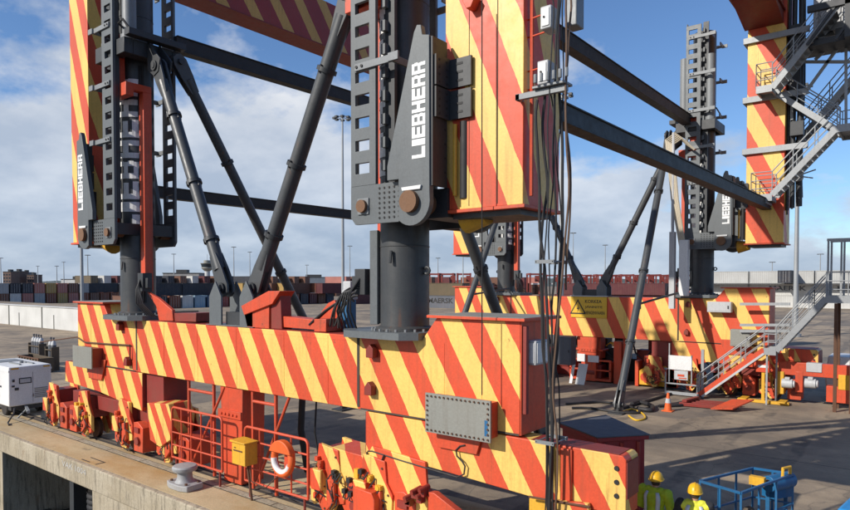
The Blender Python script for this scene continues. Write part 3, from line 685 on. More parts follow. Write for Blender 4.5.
def landing(parent, x0, x1, y0, y1, z, mr, name='landing', gaps=()):
    a = MB(); a.box(x0, x1, y0, y1, z - .05, z); a.box(x0, x1, y0 - .03, y0 - .001, z - .2, z + .1); a.box(x0, x1, y1 + .001, y1 + .03, z - .2, z + .1)
    nb = int((x1 - x0) / .5)
    for i in range(nb + 1): a.box(x0 + (x1 - x0 - .06) * i / max(nb, 1), x0 + (x1 - x0 - .06) * i / max(nb, 1) + .06, y0, y1, z - .18, z - .051)
    la = a.build(name, M['galv'], parent)
    def railing(p, q):
        p = Vector(p); q = Vector(q); a = MB(); up = Vector((0, 0, 1.05))
        for k in (1, .66, .33): a.cyl(p + up * k, q + up * k, .022, n=6)
        n = max(1, int((q - p).length / .7))
        for i in range(n + 1):
            c = p + (q - p) * i / n; a.cyl(c, c + up, .022, n=6)
        a.build('handrail', mr, la)
    if 'f' not in gaps: railing((x0, y0, z), (x1, y0, z))
    if 'b' not in gaps: railing((x0, y1, z), (x1, y1, z))
    if 'l' not in gaps: railing((x0, y0, z), (x0, y1, z))
    if 'r' not in gaps: railing((x1, y0, z), (x1, y1, z))
    return la
YS = 30.7
up1 = onY(772, 92, YS); la1 = landing(CR, onY(756, 92, YS).x, up1.x, YS, YS + .95, onY(764, 88, YS).z, M['galv'], gaps=('r',))
e1 = onY(838, 5, YS); flight(CR, (up1.x, YS, onY(772, 88, YS).z), e1, .9, 14, M['galv'], M['galv'])
dn1 = onY(840, 132, YS + 1.0); flight(CR, (up1.x, YS + 1.0, onY(772, 88, YS).z), dn1, .9, 12, M['galv'], M['galv'])
landing(CR, dn1.x, dn1.x + 2.4, YS, YS + 1.9, dn1.z, M['galv'], gaps=('l', 'f'))
lo = onY(772, 196, YS); flight(CR, (lo.x, YS, lo.z + .05), (dn1.x, YS, dn1.z), .9, 13, M['galv'], M['galv'])
landing(CR, onY(751, 196, YS).x, lo.x, YS, YS + .95, lo.z, M['galv'], gaps=('r',))
a = MB(); a.box(onY(751, 196, YS).x + .1, onY(751, 196, YS).x + .2, YS, 31.88, lo.z - .3, lo.z - .2); a.box(lo.x - .3, lo.x - .2, YS, 31.88, lo.z - .3, lo.z - .2); a.build('landing_bracket', M['galv'], CR)
# more stair steel behind the leg, upper walkway and braces
up2 = onY(815, 12, YS); landing(CR, up2.x, up2.x + 3.2, YS + 1.0, YS + 1.9, onY(820, 20, YS).z, M['galv'])
q_ = onY(800, 120, 32.9); flight(CR, (q_.x - .4, 33.0, onY(800, 150, 32.9).z), (q_.x + 2.6, 33.0, onY(840, 60, 32.9).z), .9, 14, M['galv'], M['galv'])
a = MB()
for (pa, pb) in (((775, 60), (835, 22)), ((800, 100), (840, 45)), ((805, 62), (850, 62)), ((792, 40), (792, 120)), ((846, 0), (846, 130)), ((815, 60), (850, 28))):
    a.bar(onY(*pa, 32.2), onY(*pb, 32.2), .10, .12)
build_each(a, 'stair_brace', M['galv'], CR)
for k in range(5):
    b_ = onY(783 + k * 5, 100, 32.5 + .1 * k); a = MB(); a.tube([(b_.x, b_.y, 20), (b_.x + .05, b_.y, 14), (b_.x - .04, b_.y, 10.5), (b_.x + .02, b_.y, 8.0 + .25 * k)], .045, 6); a.build('cable', M['black'], CR)
# machinery platform at the top right
q = onY(800, 57, 31); a = MB(); a.box(q.x, q.x + 9, 31.0, 32.6, q.z + .35, q.z + .6); a.box(q.x + 1.2, q.x + 9, 31.4, 33.5, q.z + .6, q.z + 1.0)
for i in range(8): a.bar((q.x + .3 + i, 30.6, q.z + .31), (q.x + 1.3 + i, 30.6, q.z + 1.7), .1, .1)
a.box(q.x + .3, q.x + 9, 30.5, 30.7, q.z + 1.6, q.z + 1.85); a.box(q.x + 1.6, q.x + 1.8, 30.5, 33, q.z + .3, q.z + 5); a.box(q.x + 4.5, q.x + 4.7, 30.5, 33, q.z + .3, q.z + 5)
a.build('machinery_platform', M['jackdark'], CR)
q = onY(812, 30, 32); a = MB(); a.box(q.x, q.x + 1.1, 32.3, 34, q.z - .3, q.z + 3); a.build('cabinet', M['lightgrey'], CR, bevel=.03)

# junction boxes, bracket on the near leg
for (x0, y0, x1, y1) in ((540, 4, 551, 30), (537, 59, 548, 85)):
    p = onY(x0, y1, 9.62); q = onY(x1, y0, 9.62); a = MB(); a.box(p.x, q.x, 9.62, 9.95, p.z, q.z); jb = a.build('junction_box', M['lightgrey'], L1, bevel=.02)
    a = MB(); a.box(p.x + .03, q.x - .03, 9.602, 9.617, p.z + .04, q.z - .04); a.build('door', M['white'], jb, bevel=.008)
    a = MB(); a.cyl((p.x + .08, 9.59, (p.z + q.z) / 2), (p.x + .08, 9.602, (p.z + q.z) / 2), .02); a.build('latch', M['black'], jb)
    a = MB(); a.cyl((-5.495, 9.85, q.z - .05), (p.x, 9.8, q.z - .05), .015); a.cyl((-5.495, 9.85, p.z + .02), (p.x, 9.8, p.z + .02), .015); build_each(a, 'bracket', M['red'], jb)
p = onY(516, 98, 9.55); q = onY(556, 92, 9.55)
a = MB(); a.box(p.x, -4.62, 9.52, 9.60, p.z - .05, p.z + .05); a.box(-5.2, -4.62, 9.45, 9.75, p.z + .06, p.z + .10); a.box(p.x, p.x + .08, 9.52, 9.69, p.z - .05, p.z + .051)
for i in range(6): a.cyl((-5.1 + i * .11, 9.38, p.z + .12), (-5.1 + i * .11, 9.38, p.z + .26), .03, n=6)
a.build('cable_bracket', M['jacklight'], L1, bevel=.006)
p = onY(566, 2, 10.2); a = MB(); a.box(p.x, p.x + .22, 10.15, 10.45, 9.55, 10.2); a.build('junction_box', M['jacklight'], L1, bevel=.02)
a = MB(); a.cyl((-5.42, 9.85, 6.7), (-5.42, 9.85, 16), .035, n=8); a.build('conduit', M['red'], L1)

# ================================================================== JACKING TOWERS
def jack(cx, cy, s, dz, label, dv=-.14):
    z0 = 4.085 + dz; o = dz
    t = thing('jacking_tower', (cx, cy, z0), label, 'jack', 'dark grey jacking towers of the crane')
    X = lambda u: cx + s * u
    def bx(mb, u0, u1, y0, y1, za, zb, m=0): mb.box(*sorted((X(u0), X(u1))), y0, y1, za, zb, m)
    a = MB(); a.prism([(X(-1.25), cy - .55), (X(-.95), cy - .85), (X(.55), cy - .85), (X(.84), cy - .6), (X(.84), cy + .85), (X(-1.25), cy + .85)], z0, z0 + .14, 'z')
    for i in range(22):
        th = 2 * math.pi * i / 22; a.cyl((cx + .68 * math.cos(th), cy + .68 * math.sin(th), z0 + .13), (cx + .68 * math.cos(th), cy + .68 * math.sin(th), z0 + .19), .028, n=6, m=1)
    a.build('base_plate', [M['jack'], M['jacklight']], t)
    a = MB(); a.lathe([(.60, z0 + .141), (.60, z0 + .2), (.51, z0 + .24), (.51, 16.6 + o), (.45, 16.62 + o)], (cx, cy, 0), 40); tb = a.build('tube', M['tube'], t)
    for zr_ in (5.95, 8.4, 10.85, 13.3):
        a = MB(); a.lathe([(.511, zr_ + o - .016), (.519, zr_ + o - .006), (.519, zr_ + o + .006), (.511, zr_ + o + .016)], (cx, cy, 0), 40); a.build('weld_ring', M['tube'], tb)
    a = MB()
    for th in (0, math.pi): 
        d = Vector((math.cos(th), math.sin(th), 0)); c = Vector((cx, cy, 5.45 + o)) + d * .58
        a.tube([c + Vector((d.x * .07 * math.cos(k * .785), 0, .07 * math.sin(k * .785))) for k in range(8)], .03, 6, closed=True)
    a.cyl((cx + .1, cy - .58, 5.6 + o), (cx + .1, cy - .55, 5.85 + o), .03, n=6)
    build_each(a, 'lifting_eye', M['jackdark'], tb)
    a = MB(); bx(a, -.68, -.47, cy - .34, cy - .26, z0 + .25, 6.3 + o); bx(a, -.68, -.63, cy - .255, cy - .05, z0 + .25, 6.3 + o)
    if s > 0 and dz == 0: a.build('guide_rail', M['jack'], tb, bevel=.006)
    mid_h = math.atan2(-.35, -s * .94) if dv < 0 else math.atan2(-.98, s * .2)
    # lettering round the tube, reading upwards
    a = MB(); r = .517; z_a, z_b = 6.75 + o, 11.4 + o; hgt = .80; mid = math.atan2(-.90, -s * .43)
    for (x0, y0, x1, y1) in block_word('LIEBHERR', .16):
        n = max(2, int((y1 - y0) * 8)); vs = []; fs = []
        for i in range(n + 1):
            v = y0 + (y1 - y0) * i / n; th = mid - (v - .5) * hgt / r
            for rr in (r, r + .008):
                for xx in (x0, x1): vs.append((cx + rr * math.cos(th), cy + rr * math.sin(th), z_a + (z_b - z_a) * xx))
        for i in range(n):
            b0 = i * 4; fs += [(b0 + 2, b0 + 3, b0 + 7, b0 + 6), (b0, b0 + 2, b0 + 6, b0 + 4), (b0 + 1, b0 + 5, b0 + 7, b0 + 3)]
        fs += [(0, 1, 3, 2), (n * 4, n * 4 + 2, n * 4 + 3, n * 4 + 1)]; a.add(vs, fs)
    a.build('lettering', M['letter'], tb, smooth=False)
    # climbing plates with square holes, front and back
    for f in (-1, 1):
        yy = lambda d, e: sorted((cy + f * d, cy + f * e))
        us = [-.57, -.45, -.07, .10]; ws = [7.12 + o]; holes = set(); k = 0
        z = 7.36 + o
        while z < 16.8 + o:
            ws += [z, z + .21]; holes.add((1, len(ws) - 2)); z += .45
        ws.append(ws[-1] + .2)
        xs = [X(u) for u in us]
        if s < 0: xs = xs[::-1]; holes = {(1, j) for _, j in holes}
        a = MB(); a.holeplate(xs, ws, holes, *yy(.92, 1.0)); lp = a.build('climbing_plate', M['jack'], t, bevel=.006)
        a = MB(); bx(a, -.57, -.535, *yy(.80, .919), 7.12 + o, 16.9 + o); a.build('flange', M['jackdark'], lp) if f < 0 else None
        a = MB(); zz = 7.4 + o
        if f < 0: bx(a, .12, .36, *yy(.66, .74), 7.13 + o, 16.9 + o); rk = a.build('rack', M['jackdark'], t)
        a = MB()
        while zz < 16.6 + o: bx(a, .12, .22, *yy(.741, .86), zz, zz + .2); zz += .45
        if f < 0: a.build('rack_teeth', M['jack'], rk)
        # bottom shoe
        a = MB(); a.prism([(X(-.57), 6.5 + o), (X(-.45), 6.36 + o), (X(.78), 6.36 + o), (X(.78), 7.118 + o), (X(-.57), 7.118 + o)], *yy(.92, 1.0))
        for i in range(7):
            for j in range(5):
                a.cyl((X(.20 + j * .125), cy + f * .99, 6.46 + o + i * .095), (X(.20 + j * .125), cy + f * 1.012, 6.46 + o + i * .095), .024, n=6, m=1)
        sh = a.build('shoe_plate', [M['jack'], M['black']], t)
        a = MB(); a.box(X(-.22) - .15, X(-.22) + .15, *yy(1.003, 1.03), 6.55 + o, 6.87 + o); a.build('keeper_plate', M['jacklight'], sh, bevel=.006)
        a = MB(); a.cyl((X(-.22), cy + f * .6, 6.71 + o), (X(-.22), cy + f * 1.10, 6.71 + o), .125, n=20); a.build('pin', M['rustpin'], sh)
        # clamp bars
        for zc in (9.45, 11.1, 12.8, 14.5, 16.2):
            a = MB(); bx(a, -.42, .55, *yy(1.003, 1.05), zc - .07 + o, zc + .07 + o); a.bar((X(.55), cy + f * 1.02, zc + o), (X(.55), cy + f * .55, zc + o), .05, .14); bx(a, .50, .75, *yy(1.052, 1.1), zc - .08 + o, zc + .08 + o)
            cbr = a.build('clamp_bar', M['jacklight'], t, bevel=.006)
            a = MB()
            for u in (-.36, -.22): a.cyl((X(u), cy + f * 1.05, zc + o), (X(u), cy + f * 1.07, zc + o), .03, n=8)
            a.build('bolt', M['black'], cbr)
        # lifting arm
        arc = [(1.10 + .44 * math.cos(k), 6.69 + .44 * math.sin(k)) for k in [R(-130) + i * R(140) / 12 for i in range(13)]]
        P = [(.80, 6.34)] + [(u, z) for u, z in arc] + [(1.53, 6.85), (1.52, 9.62), (1.36, 9.66), (1.33, 9.84), (1.24, 9.86), (1.17, 9.74), (.52, 7.40), (.52, 7.13), (.80, 7.13)]
        a = MB(); a.prism([(X(u), z + o) for u, z in P], *yy(1.02, 1.14)); ar = a.build('lifting_arm', M['jack'], t, bevel=.01)
        a = MB(); bx(a, 1.525, 1.57, *yy(.66, 1.10), 6.95 + o, 9.6 + o)
        for i in range(9): bx(a, 1.565, 1.578, *yy(.70, .74), 7.2 + o + i * .26, 7.24 + o + i * .26, 1)
        a.build('arm_flange', [M['jackdark'], M['black']], ar)
        a = MB(); a.cyl((X(1.10), cy + f * .6, 6.69 + o), (X(1.10), cy + f * 1.24, 6.69 + o), .20, n=26); a.build('pin', M['rustpin'], ar)
        a = MB(); a.prism([(X(.92), 6.90 + o), (X(1.34), 6.90 + o), (X(1.36), 6.97 + o), (X(.90), 6.96 + o)], *yy(1.142, 1.18)); a.build('keeper_plate', M['white'], ar)
        a = MB()
        for (x0, y0, x1, y1) in block_word('LIEBHERR', .10):
            # reads upwards, facing away from the tube
            za, zb = 7.46 + o + 1.72 * x0, 7.46 + o + 1.72 * x1
            if (f < 0) : u0, u1 = (1 - y1), (1 - y0)
            else: u0, u1 = y0, y1
            xa = min(X(1.13), X(1.44)); w = .31; a.box(xa + w * u0, xa + w * u1, *yy(1.141, 1.147), za, zb)
        a.build('lettering', M['letter'], ar, smooth=False)
        # slotted guide plates toward the leg
        for zc in (8.45, 9.02):
            a = MB(); bx(a, 1.579, 1.62, *yy(.64, 1.06), zc - .27 + o, zc + .27 + o); bx(a, 1.60, 2.08, *yy(.58, .638), zc - .26 + o, zc + .26 + o)
            for i in range(4):
                for u in (.74, .96): a.cyl((X(1.615), cy + f * u, zc - .2 + i * .13 + o), (X(1.63), cy + f * u, zc - .2 + i * .13 + o), .022, n=6, m=1)
                if i < 3: bx(a, 1.76, 1.90, *yy(.63, .646), zc - .16 + i * .15 + o, zc - .12 + i * .15 + o, 1)
            a.build('guide_plate', [M['jackdark'], M['black']], t)
        a = MB(); a.cyl((X(1.72), cy + f * .62, 6.8 + o), (X(1.72), cy + f * .62, 8.1 + o), .04, n=10); a.build('lock_cylinder', M['yellow'], t)
        a = MB(); a.cyl((X(1.86), cy + f * .5, 6.75 + o), (X(1.86), cy + f * .5, 8.15 + o), .10, n=10); a.build('lock_cylinder', M['black'], t)
    # bracket block that ties the arm pin to the leg base
    a = MB(); bx(a, 1.0, 1.55, cy - .62, cy + .62, 6.42 + o, 6.96 + o); bx(a, -.5, .9, cy - .9, cy + .9, 6.66 + o, 7.0 + o); a.build('yoke', M['jackdark'], t)
    a = MB(); a.cyl((X(1.55), cy, 6.45 + o), (X(2.05), cy, 6.5 + o), .3, .2, n=14); a.build('yoke_cone', M['yellow'], t)
    # collar with strut lugs
    a = MB(); bx(a, -1.05, .72, cy - .9, cy - .62, 11.9 + o, 12.35 + o); bx(a, -1.05, .72, cy + .62, cy + .9, 11.9 + o, 12.35 + o); bx(a, -1.05, -.62, cy - .615, cy + .615, 11.9 + o, 12.35 + o); bx(a, .58, .72, cy - .615, cy + .615, 11.9 + o, 12.35 + o)
    co = a.build('collar', M['jackdark'], t, bevel=.015)
    a = MB()
    for yq in (-.20, .16): a.prism([(X(-1.052), 11.55 + o), (X(-1.052), 12.4 + o), (X(-1.75), 11.75 + o), (X(-1.65), 11.4 + o), (X(-1.4), 11.3 + o)], cy + yq, cy + yq + .05)
    bx(a, -1.35, -1.06, cy - .9, cy + .9, 12.36 + o, 12.55 + o); a.build('strut_lug', M['jackdark'], co, bevel=.01)
    # red cable duct
    a = MB(); dx = -.80; bx(a, dx - .13, dx + .13, cy + dv - .13, cy + dv + .13, 4.95 + o, 10.9 + o); bx(a, dx - .13, -.12, cy - .80, cy - .56, 10.72 + o, 11.1 + o); bx(a, dx - .13, dx + .13, cy - .559, cy + dv + .13, 10.902 + o, 11.1 + o); bx(a, -.42, -.12, cy - .80, cy - .56, 11.102 + o, 12.6 + o); a.build('cable_duct', M['red'], t, bevel=.01)
    for k in range(4 if dv < 0 else 0):
        th = mid_h + .09 * k; a = MB(); rr = .55 + .01 * (k % 2)
        a.tube([(cx + rr * math.cos(th + .03 * math.sin(i * 1.3 + k)), cy + rr * math.sin(th + .03 * math.sin(i * 1.3 + k)), z_) for i, z_ in enumerate([4.6 + o + j * .45 for j in range(17)])], .018, 6); a.build('hose', M['black'], tb)
    # hydraulic cylinders above the collar, valve block below
    for u in (-.75, .42):
        a = MB(); a.cyl((X(u), cy - .58, 12.5 + o), (X(u), cy - .58, 15.4 + o), .2, n=18); a.cyl((X(u), cy - .58, 12.36 + o), (X(u), cy - .58, 12.5 + o), .25, n=18); hc = a.build('jack_cylinder', M['jacklight'], t)
        a = MB(); a.tube([(X(u), cy - .79, 12.7 + o), (X(u) + .1, cy - .95, 12.75 + o), (X(u) + .35, cy - .95, 12.8 + o), (X(u) + .5, cy - .8, 12.5 + o)], .035, 6); a.build('hose', M['black'], hc)
    a = MB(); bx(a, -1.05, -.75, cy - .42, cy - .12, 4.95 + o, 5.5 + o); bx(a, -1.2, -1.06, cy - .35, cy - .2, 5.05 + o, 5.35 + o); vb = a.build('valve_block', M['jackdark'], t, bevel=.01)
    a = MB()
    for k in range(5): a.tube([(X(-.9), cy - .42, 5.3 + o - k * .05), (X(-1.0 - .05 * k), cy - .6, 5.0 + o), (X(-1.0 - .1 * k), cy - .6, 4.6 + o), (X(-1.1 - .12 * k), cy - .3, 4.2 + o)], .02, 6)
    a.build('hose', M['black'], vb)
    return t
JM = jack(-8.6, 10.25, 1, 0, 'nearest dark grey jacking tower with white lettering on its arm, above the bolted cover plate', .30)
JL = jack(-19.5, 10.25, -1, 0, 'dark grey jacking tower on the far left end of the near beam with red duct')
JR = jack(-8.6, 32.45, 1, .42, 'dark grey jacking tower on the far beam beside the stair leg')
JB = jack(-19.5, 32.45, -1, .42, 'farthest dark grey jacking tower seen under the near leg')

# ================================================================== STRUTS AND BEAMS
def strut(p, q, r, label, clev=True, link=None, foot=False):
    p = Vector(p); q = Vector(q); d = (q - p).normalized()
    t = thing('brace_strut', (p + q) / 2, label, 'strut', 'dark grey tubular braces of the jacking towers')
    a = MB(); a.cyl(p + d * .55, q - d * .55, r, n=20); tb = a.build('tube', M['strut'], t)
    a = MB()
    L = (q - p).length
    for u in (.24, .55, .8):
        a = MB(); c = p + d * L * u; a.cyl(c - d * .05, c + d * .05, r + .05, n=20)
        for k in range(4):
            w = Vector((math.cos(k * 1.57), math.sin(k * 1.57), 0)); a.cyl(c + w * (r + .03) - d * .09, c + w * (r + .03) + d * .09, .025, n=6)
        a.build('flange_ring', M['jackdark'], tb)
    for e, sg in ((p, 1), (q, -1)):
        a = MB(); sd = Vector((0, 1, 0)) if abs(d.y) < .4 else Vector((1, 0, 0))
        n = d.cross(sd).normalized()
        for k in (-1, 1):
            c = e + sd * k * (r * .55)
            vs = []
            for dd in (-.02, .02):
                for (al, w) in ((1.0, -.14), (1.0, .14), (.5, .21), (0, .24), (-.2, .15), (-.25, 0), (-.2, -.15), (0, -.24), (.5, -.21)): vs.append(c + sd * dd * 1.6 + d * sg * al + n * w)
            m_ = 9; a.add(vs, [tuple(range(m_)), tuple(range(m_, 2 * m_))[::-1]] + [(i, (i + 1) % m_, m_ + (i + 1) % m_, m_ + i) for i in range(m_)])
        cl = a.build('clevis', M['strut'], t, bevel=.008)
        a = MB(); a.cyl(e - sd * (r + .05), e + sd * (r + .05), .09, n=16); a.cyl(e - sd * (r + .03), e - sd * (r - .01), .15, n=18); a.build('pin', M['jackdark'], cl)
    if link:
        m0, m1 = Vector(link[0]), Vector(link[1]); a = MB(); a.cyl(m0, m1, .05, n=10); a.cyl(m0 - Vector((0, 0, .22)), m0 + Vector((0, 0, .12)), .09, n=8); a.build('link_rod', M['jackdark'], t)
    if foot:
        a = MB(); a.prism([(q.x - .3, q.y - .4), (q.x + .3, q.y - .4), (q.x + .3, q.y + .4), (q.x - .3, q.y + .4)], .003, .06, 'z'); a.bar((q.x, q.y, .061), (q.x, q.y, .4), .12, .3); a.build('foot_plate', M['jackdark'], t)
    return t
bl = onY(226, 288, 10.2); br = onY(257, 288, 10.2)
strut((-18.05, 10.2, 11.6), (bl.x, 10.2, bl.z), .165, 'grey tubular brace running from the left jack down to the middle of the near beam')
strut((-10.05, 10.2, 11.6), (br.x, 10.2, br.z), .185, 'grey tubular brace leaning left from the nearest jack down to the near beam middle')
strut((-18.35, 11.0, 12.0), (-18.9, 18.6, .35), .16, 'dark grey brace crossing behind, from the left jack toward the yard', foot=True)
strut((-10.1, 11.0, 12.0), (-9.7, 18.4, .35), .16, 'dark grey brace seen under the near leg, from the nearest jack toward the yard', foot=True)
fl_, fr_ = onY(580, 283, 32.4), onY(604, 283, 32.4)
strut((-18.0, 32.4, 12.0), (fl_.x, 32.4, fl_.z), .165, 'dark grey brace left of the warning sign on the far beam')
strut((-10.05, 32.4, 12.0), (fr_.x, 32.4, fr_.z), .165, 'dark grey brace rising right from beside the warning sign on the far beam')
strut((-18.3, 31.7, 12.3), (-18.6, 24.9, .35), .155, 'thin dark grey brace from the farthest jack down behind the near beam', foot=True, link=((-18.5, 27.3, 4.6), (-18.9, 31.8, 4.9)))
strut((-10.0, 31.7, 12.3), (-9.73, 24.9, .35), .155, 'dark grey brace footed on the yard in front of the far beam', foot=True, link=((-9.8, 27.3, 4.3), (-9.0, 31.9, 4.9)))
def vbracket(lp, rp, y, z, label):
    t = thing('strut_bracket', ((lp.x + rp.x) / 2, y, z), label, 'bracket')
    for q in (lp, rp):
        for k in (-.34, .30):
            a = MB(); a.prism([(q.x - .27, z + .01), (q.x + .27, z + .01), (q.x + .27, q.z - .22), (q.x, q.z + .18), (q.x - .27, q.z - .22)], y + k, y + k + .05); a.build('bracket_plate', M['jack'], t, bevel=.008)
    a = MB(); a.box(lp.x - .34, rp.x + .34, y - .4, y + .4, z + .0, z + .012); a.build('base', M['jacklight'], t)
    a = MB(); a.box(lp.x + .28, rp.x - .28, y - .2, y + .2, z + .013, z + .35); a.build('web', M['jackdark'], t)
    return t
vbracket(bl, br, 10.2, 4.098, 'grey pointed bracket plates in the middle of the near beam')
vbracket(fl_, fr_, 32.4, 4.51, 'dark grey bracket plates above the yellow warning sign on the far beam')
def ibeam(p, q, w, h, m, label):
    p = Vector(p); q = Vector(q); t = thing('bracing_beam', (p + q) / 2, label, 'beam', 'dark steel bracing beams between waterside and landside')
    a = MB(); a.bar(p, q, w * .72, h - .06); a.build('box', m, t); f = Vector((0, 0, (h - .04) / 2))
    a = MB(); a.bar(p + f, q + f, w * .9, .035); a.bar(p - f, q - f, w * .9, .035); fl = a.build('flange', m, t, bevel=.006)
    return t
ibeam((-18.9, 11.2, 12.75), (-18.9, 31.5, 12.9), .42, .48, M['brace'], 'dark upper beam running back from the left jack')
ibeam((-9.1, 11.2, 12.75), (-9.1, 31.5, 12.85), .42, .48, M['brace'], 'dark upper beam ending at the top of the far right jack')
ibeam((-22.1, 11.1, 8.5), (-22.1, 31.88, 8.5), .4, .42, M['brace'], 'low dark beam between the two left legs')
ibeam((-5.95, 11.1, 8.6), (-5.75, 31.88, 8.65), .42, .42, M['brace'], 'dark low beam ending at the foot of the striped stair leg')
# ================================================================== ON THE QUAY
# generator
t = thing('generator', (-29.4, 10.15, 0), 'white towed generator set standing on the quay left of the near beam', 'generator')
zg = onX(8, 376, -27.8) if False else None
gx0, gx1, gy0, gy1, gz0, gz1 = -31.2, -27.8, 9.42, 10.95, .42, 1.95
a = MB(); a.box(gx0, gx1, gy0, gy1, gz0, gz1); can = a.build('canopy', M['white'], t, bevel=.04)
a = MB(); a.box(gx0 - .01, gx1 + .01, gy0 - .01, gy1 + .01, gz1 - .20, gz1 - .12); a.box(gx1 + .002, gx1 + .006, gy0 + .08, gy0 + .35, gz1 - .1, gz1 - .04, 1); a.box(gx1 + .002, gx1 + .006, gy1 - .3, gy1 - .05, gz1 - .1, gz1 - .04, 1); a.build('trim', [M['white'], M['yellow']], can)
a = MB(); a.box(gx1 + .003, gx1 + .012, gy0 + .35, gy0 + .8, gz0 + .85, gz0 + 1.08); a.box(gx1 + .003, gx1 + .03, gy0 + .12, gy0 + .2, gz0 + .95, gz0 + 1.05); a.box(gx1 + .003, gx1 + .03, gy0 + .2, gy0 + .34, gz0 + .62, gz0 + .72); a.box(gx1 + .003, gx1 + .02, gy0 + .1, gy0 + .2, gz0 + .75, gz0 + .82); a.build('vent', M['jackdark'], can, bevel=.005)
a = MB()
for i in range(9): a.box(gx0 + .35, gx0 + 1.25, gy0 - .012, gy0 - .001, gz0 + .35 + i * .09, gz0 + .40 + i * .09)
for i in range(6): a.box(gx1 + .003, gx1 + .014, gy0 + .9, gy1 - .15, gz0 + .25 + i * .07, gz0 + .285 + i * .07)
a.build('louvre', M['panel'], can)
a = MB()
for xx in (gx0 + 1.5, gx0 + 2.45): a.box(xx, xx + .008, gy0 - .006, gy0 - .001, gz0 + .15, gz1 - .25); a.box(xx + .1, xx + .2, gy0 - .03, gy0 - .001, gz0 + .7, gz0 + .76); a.cyl((xx + .004, gy0 - .02, gz0 + .3), (xx + .004, gy0 - .02, gz0 + .42), .015, n=6)
a.box(gx1 + .001, gx1 + .006, gy0 + .84, gy0 + .848, gz0 + .1, gz1 - .25); a.cyl((gx1 + .02, gy0 + .845, gz0 + .3), (gx1 + .02, gy0 + .845, gz0 + .42), .015, n=6)
build_each(a, 'door_fitting', M['jackdark'], can)
a = MB(); a.box(gx1 + .013, gx1 + .017, gy0 + .39, gy0 + .76, gz0 + .89, gz0 + 1.04); a.build('badge', M['lightgrey'], can)
a = MB(); a.box(gx0 + .5, gx0 + 1.4, gy0 + .3, gy1 - .3, gz1 + .001, gz1 + .02); a.cyl((gx0 + 2.2, 10.3, gz1), (gx0 + 2.2, 10.3, gz1 + .1), .07); a.box(gx0 + 1.8, gx0 + 2.9, gy0 + .55, gy0 + .62, gz1 + .001, gz1 + .05); a.box(gx0 + 1.8, gx0 + 2.9, gy1 - .5, gy1 - .43, gz1 + .001, gz1 + .05); a.build('roof_fitting', M['jacklight'], can)
a = MB(); a.box(gx0 + .1, gx1 - .1, gy0 + .1, gy1 - .1, .25, .418); a.build('chassis', M['jackdark'], t)
for wx, wy in ((gx1 - .7, gy0 + .16), (gx1 - .7, gy1 - .2), (gx0 + .7, gy0 + .16), (gx0 + .7, gy1 - .2)):
    a = MB(); a.lathe([(.1, -.1), (.26, -.1), (.29, -.07), (.29, .07), (.26, .1), (.1, .1)], (wx, wy, .292), 20, ax='y'); a.build('wheel', M['black'], t)
a = MB(); a.bar((gx1, 10.0, .36), (gx1 + 1.1, 9.7, .33), .09, .09); a.cyl((gx1 + .55, 9.85, .38), (gx1 + .3, 9.6, .01), .03); a.cyl((gx1 + 1.05, 9.7, .33), (gx1 + 1.2, 9.65, .34), .06); a.build('drawbar', M['jacklight'], t)
a = MB(); a.tube([(gx1 + .3, 9.5, .4), (gx1 + .8, 9.3, .3), (gx1 + 1.1, 9.0, .04), (gx1 + 1.5, 8.9, .03)], .03, 6); a.build('cable', M['black'], t)
# gas bottle racks
bi = 0
for (cx_, cy_, n, lab) in ((-44.4, 16.7, 4, 'rack of four dark gas bottles behind the white generator'), (-41.2, 16.3, 2, 'rack of two dark gas bottles by a brown bin, right of the larger rack')):
    t = thing('bottle_rack', (cx_, cy_, 0), lab, 'gas bottle rack')
    a = MB(); w = n * .19
    a.box(cx_ - .02 - w, cx_ + w + .02, cy_ - .2, cy_ + .2, .05, .12); 
    for zz in (.7, 1.2): a.box(cx_ - w - .03, cx_ + w + .03, cy_ - .24, cy_ - .2, zz, zz + .06)
    for k in (-1, 1): a.box(cx_ + k * (w + .06) - .03, cx_ + k * (w + .06) + .03, cy_ - .24, cy_ + .2, .0, 1.4)
    a.build('rack_frame', M['brownish'], t)
    for k in range(n):
        bxp = cx_ + (k - (n - 1) / 2) * .37; a = MB(); a.lathe([(.12, .13), (.15, .2), (.15, 1.5), (.12, 1.68), (.05, 1.76), (.04, 1.86), (.06, 1.87), (.06, 1.95), (.02, 1.96)], (bxp, cy_, 0), 14); b_ = a.build('gas_bottle', M['slate'], t)
        a = MB(); a.lathe([(.151, 1.5), (.121, 1.681), (.051, 1.761)], (bxp, cy_, 0), 14); a.build('shoulder', M['lightgrey'], b_)
t = thing('steel_bin', (-41.6, 15.6, 0), 'open brown steel bin standing behind the left wheel trucks', 'bin')
a = MB(); x0, x1, y0, y1 = -43.2, -40.2, 15.2, 16.0
a.box(x0, x1, y0, y0 + .05, .1, .85); a.box(x0, x1, y1 - .05, y1, .1, .85); a.box(x0, x0 + .05, y0 + .05, y1 - .05, .1, .85); a.box(x1 - .05, x1, y0 + .05, y1 - .05, .1, .85); a.box(x0, x1, y0, y1, .04, .1); a.build('shell', M['brownish'], t, bevel=.01)
a = MB()
for i in range(8): a.box(x0 + .1 + i * .4, x0 + .17 + i * .4, y0 - .05, y0 - .002, .1, .8)
a.box(x0 - .03, x1 + .03, y0 - .07, y0 - .002, .8, .87); a.build('rib', M['rust'], t)

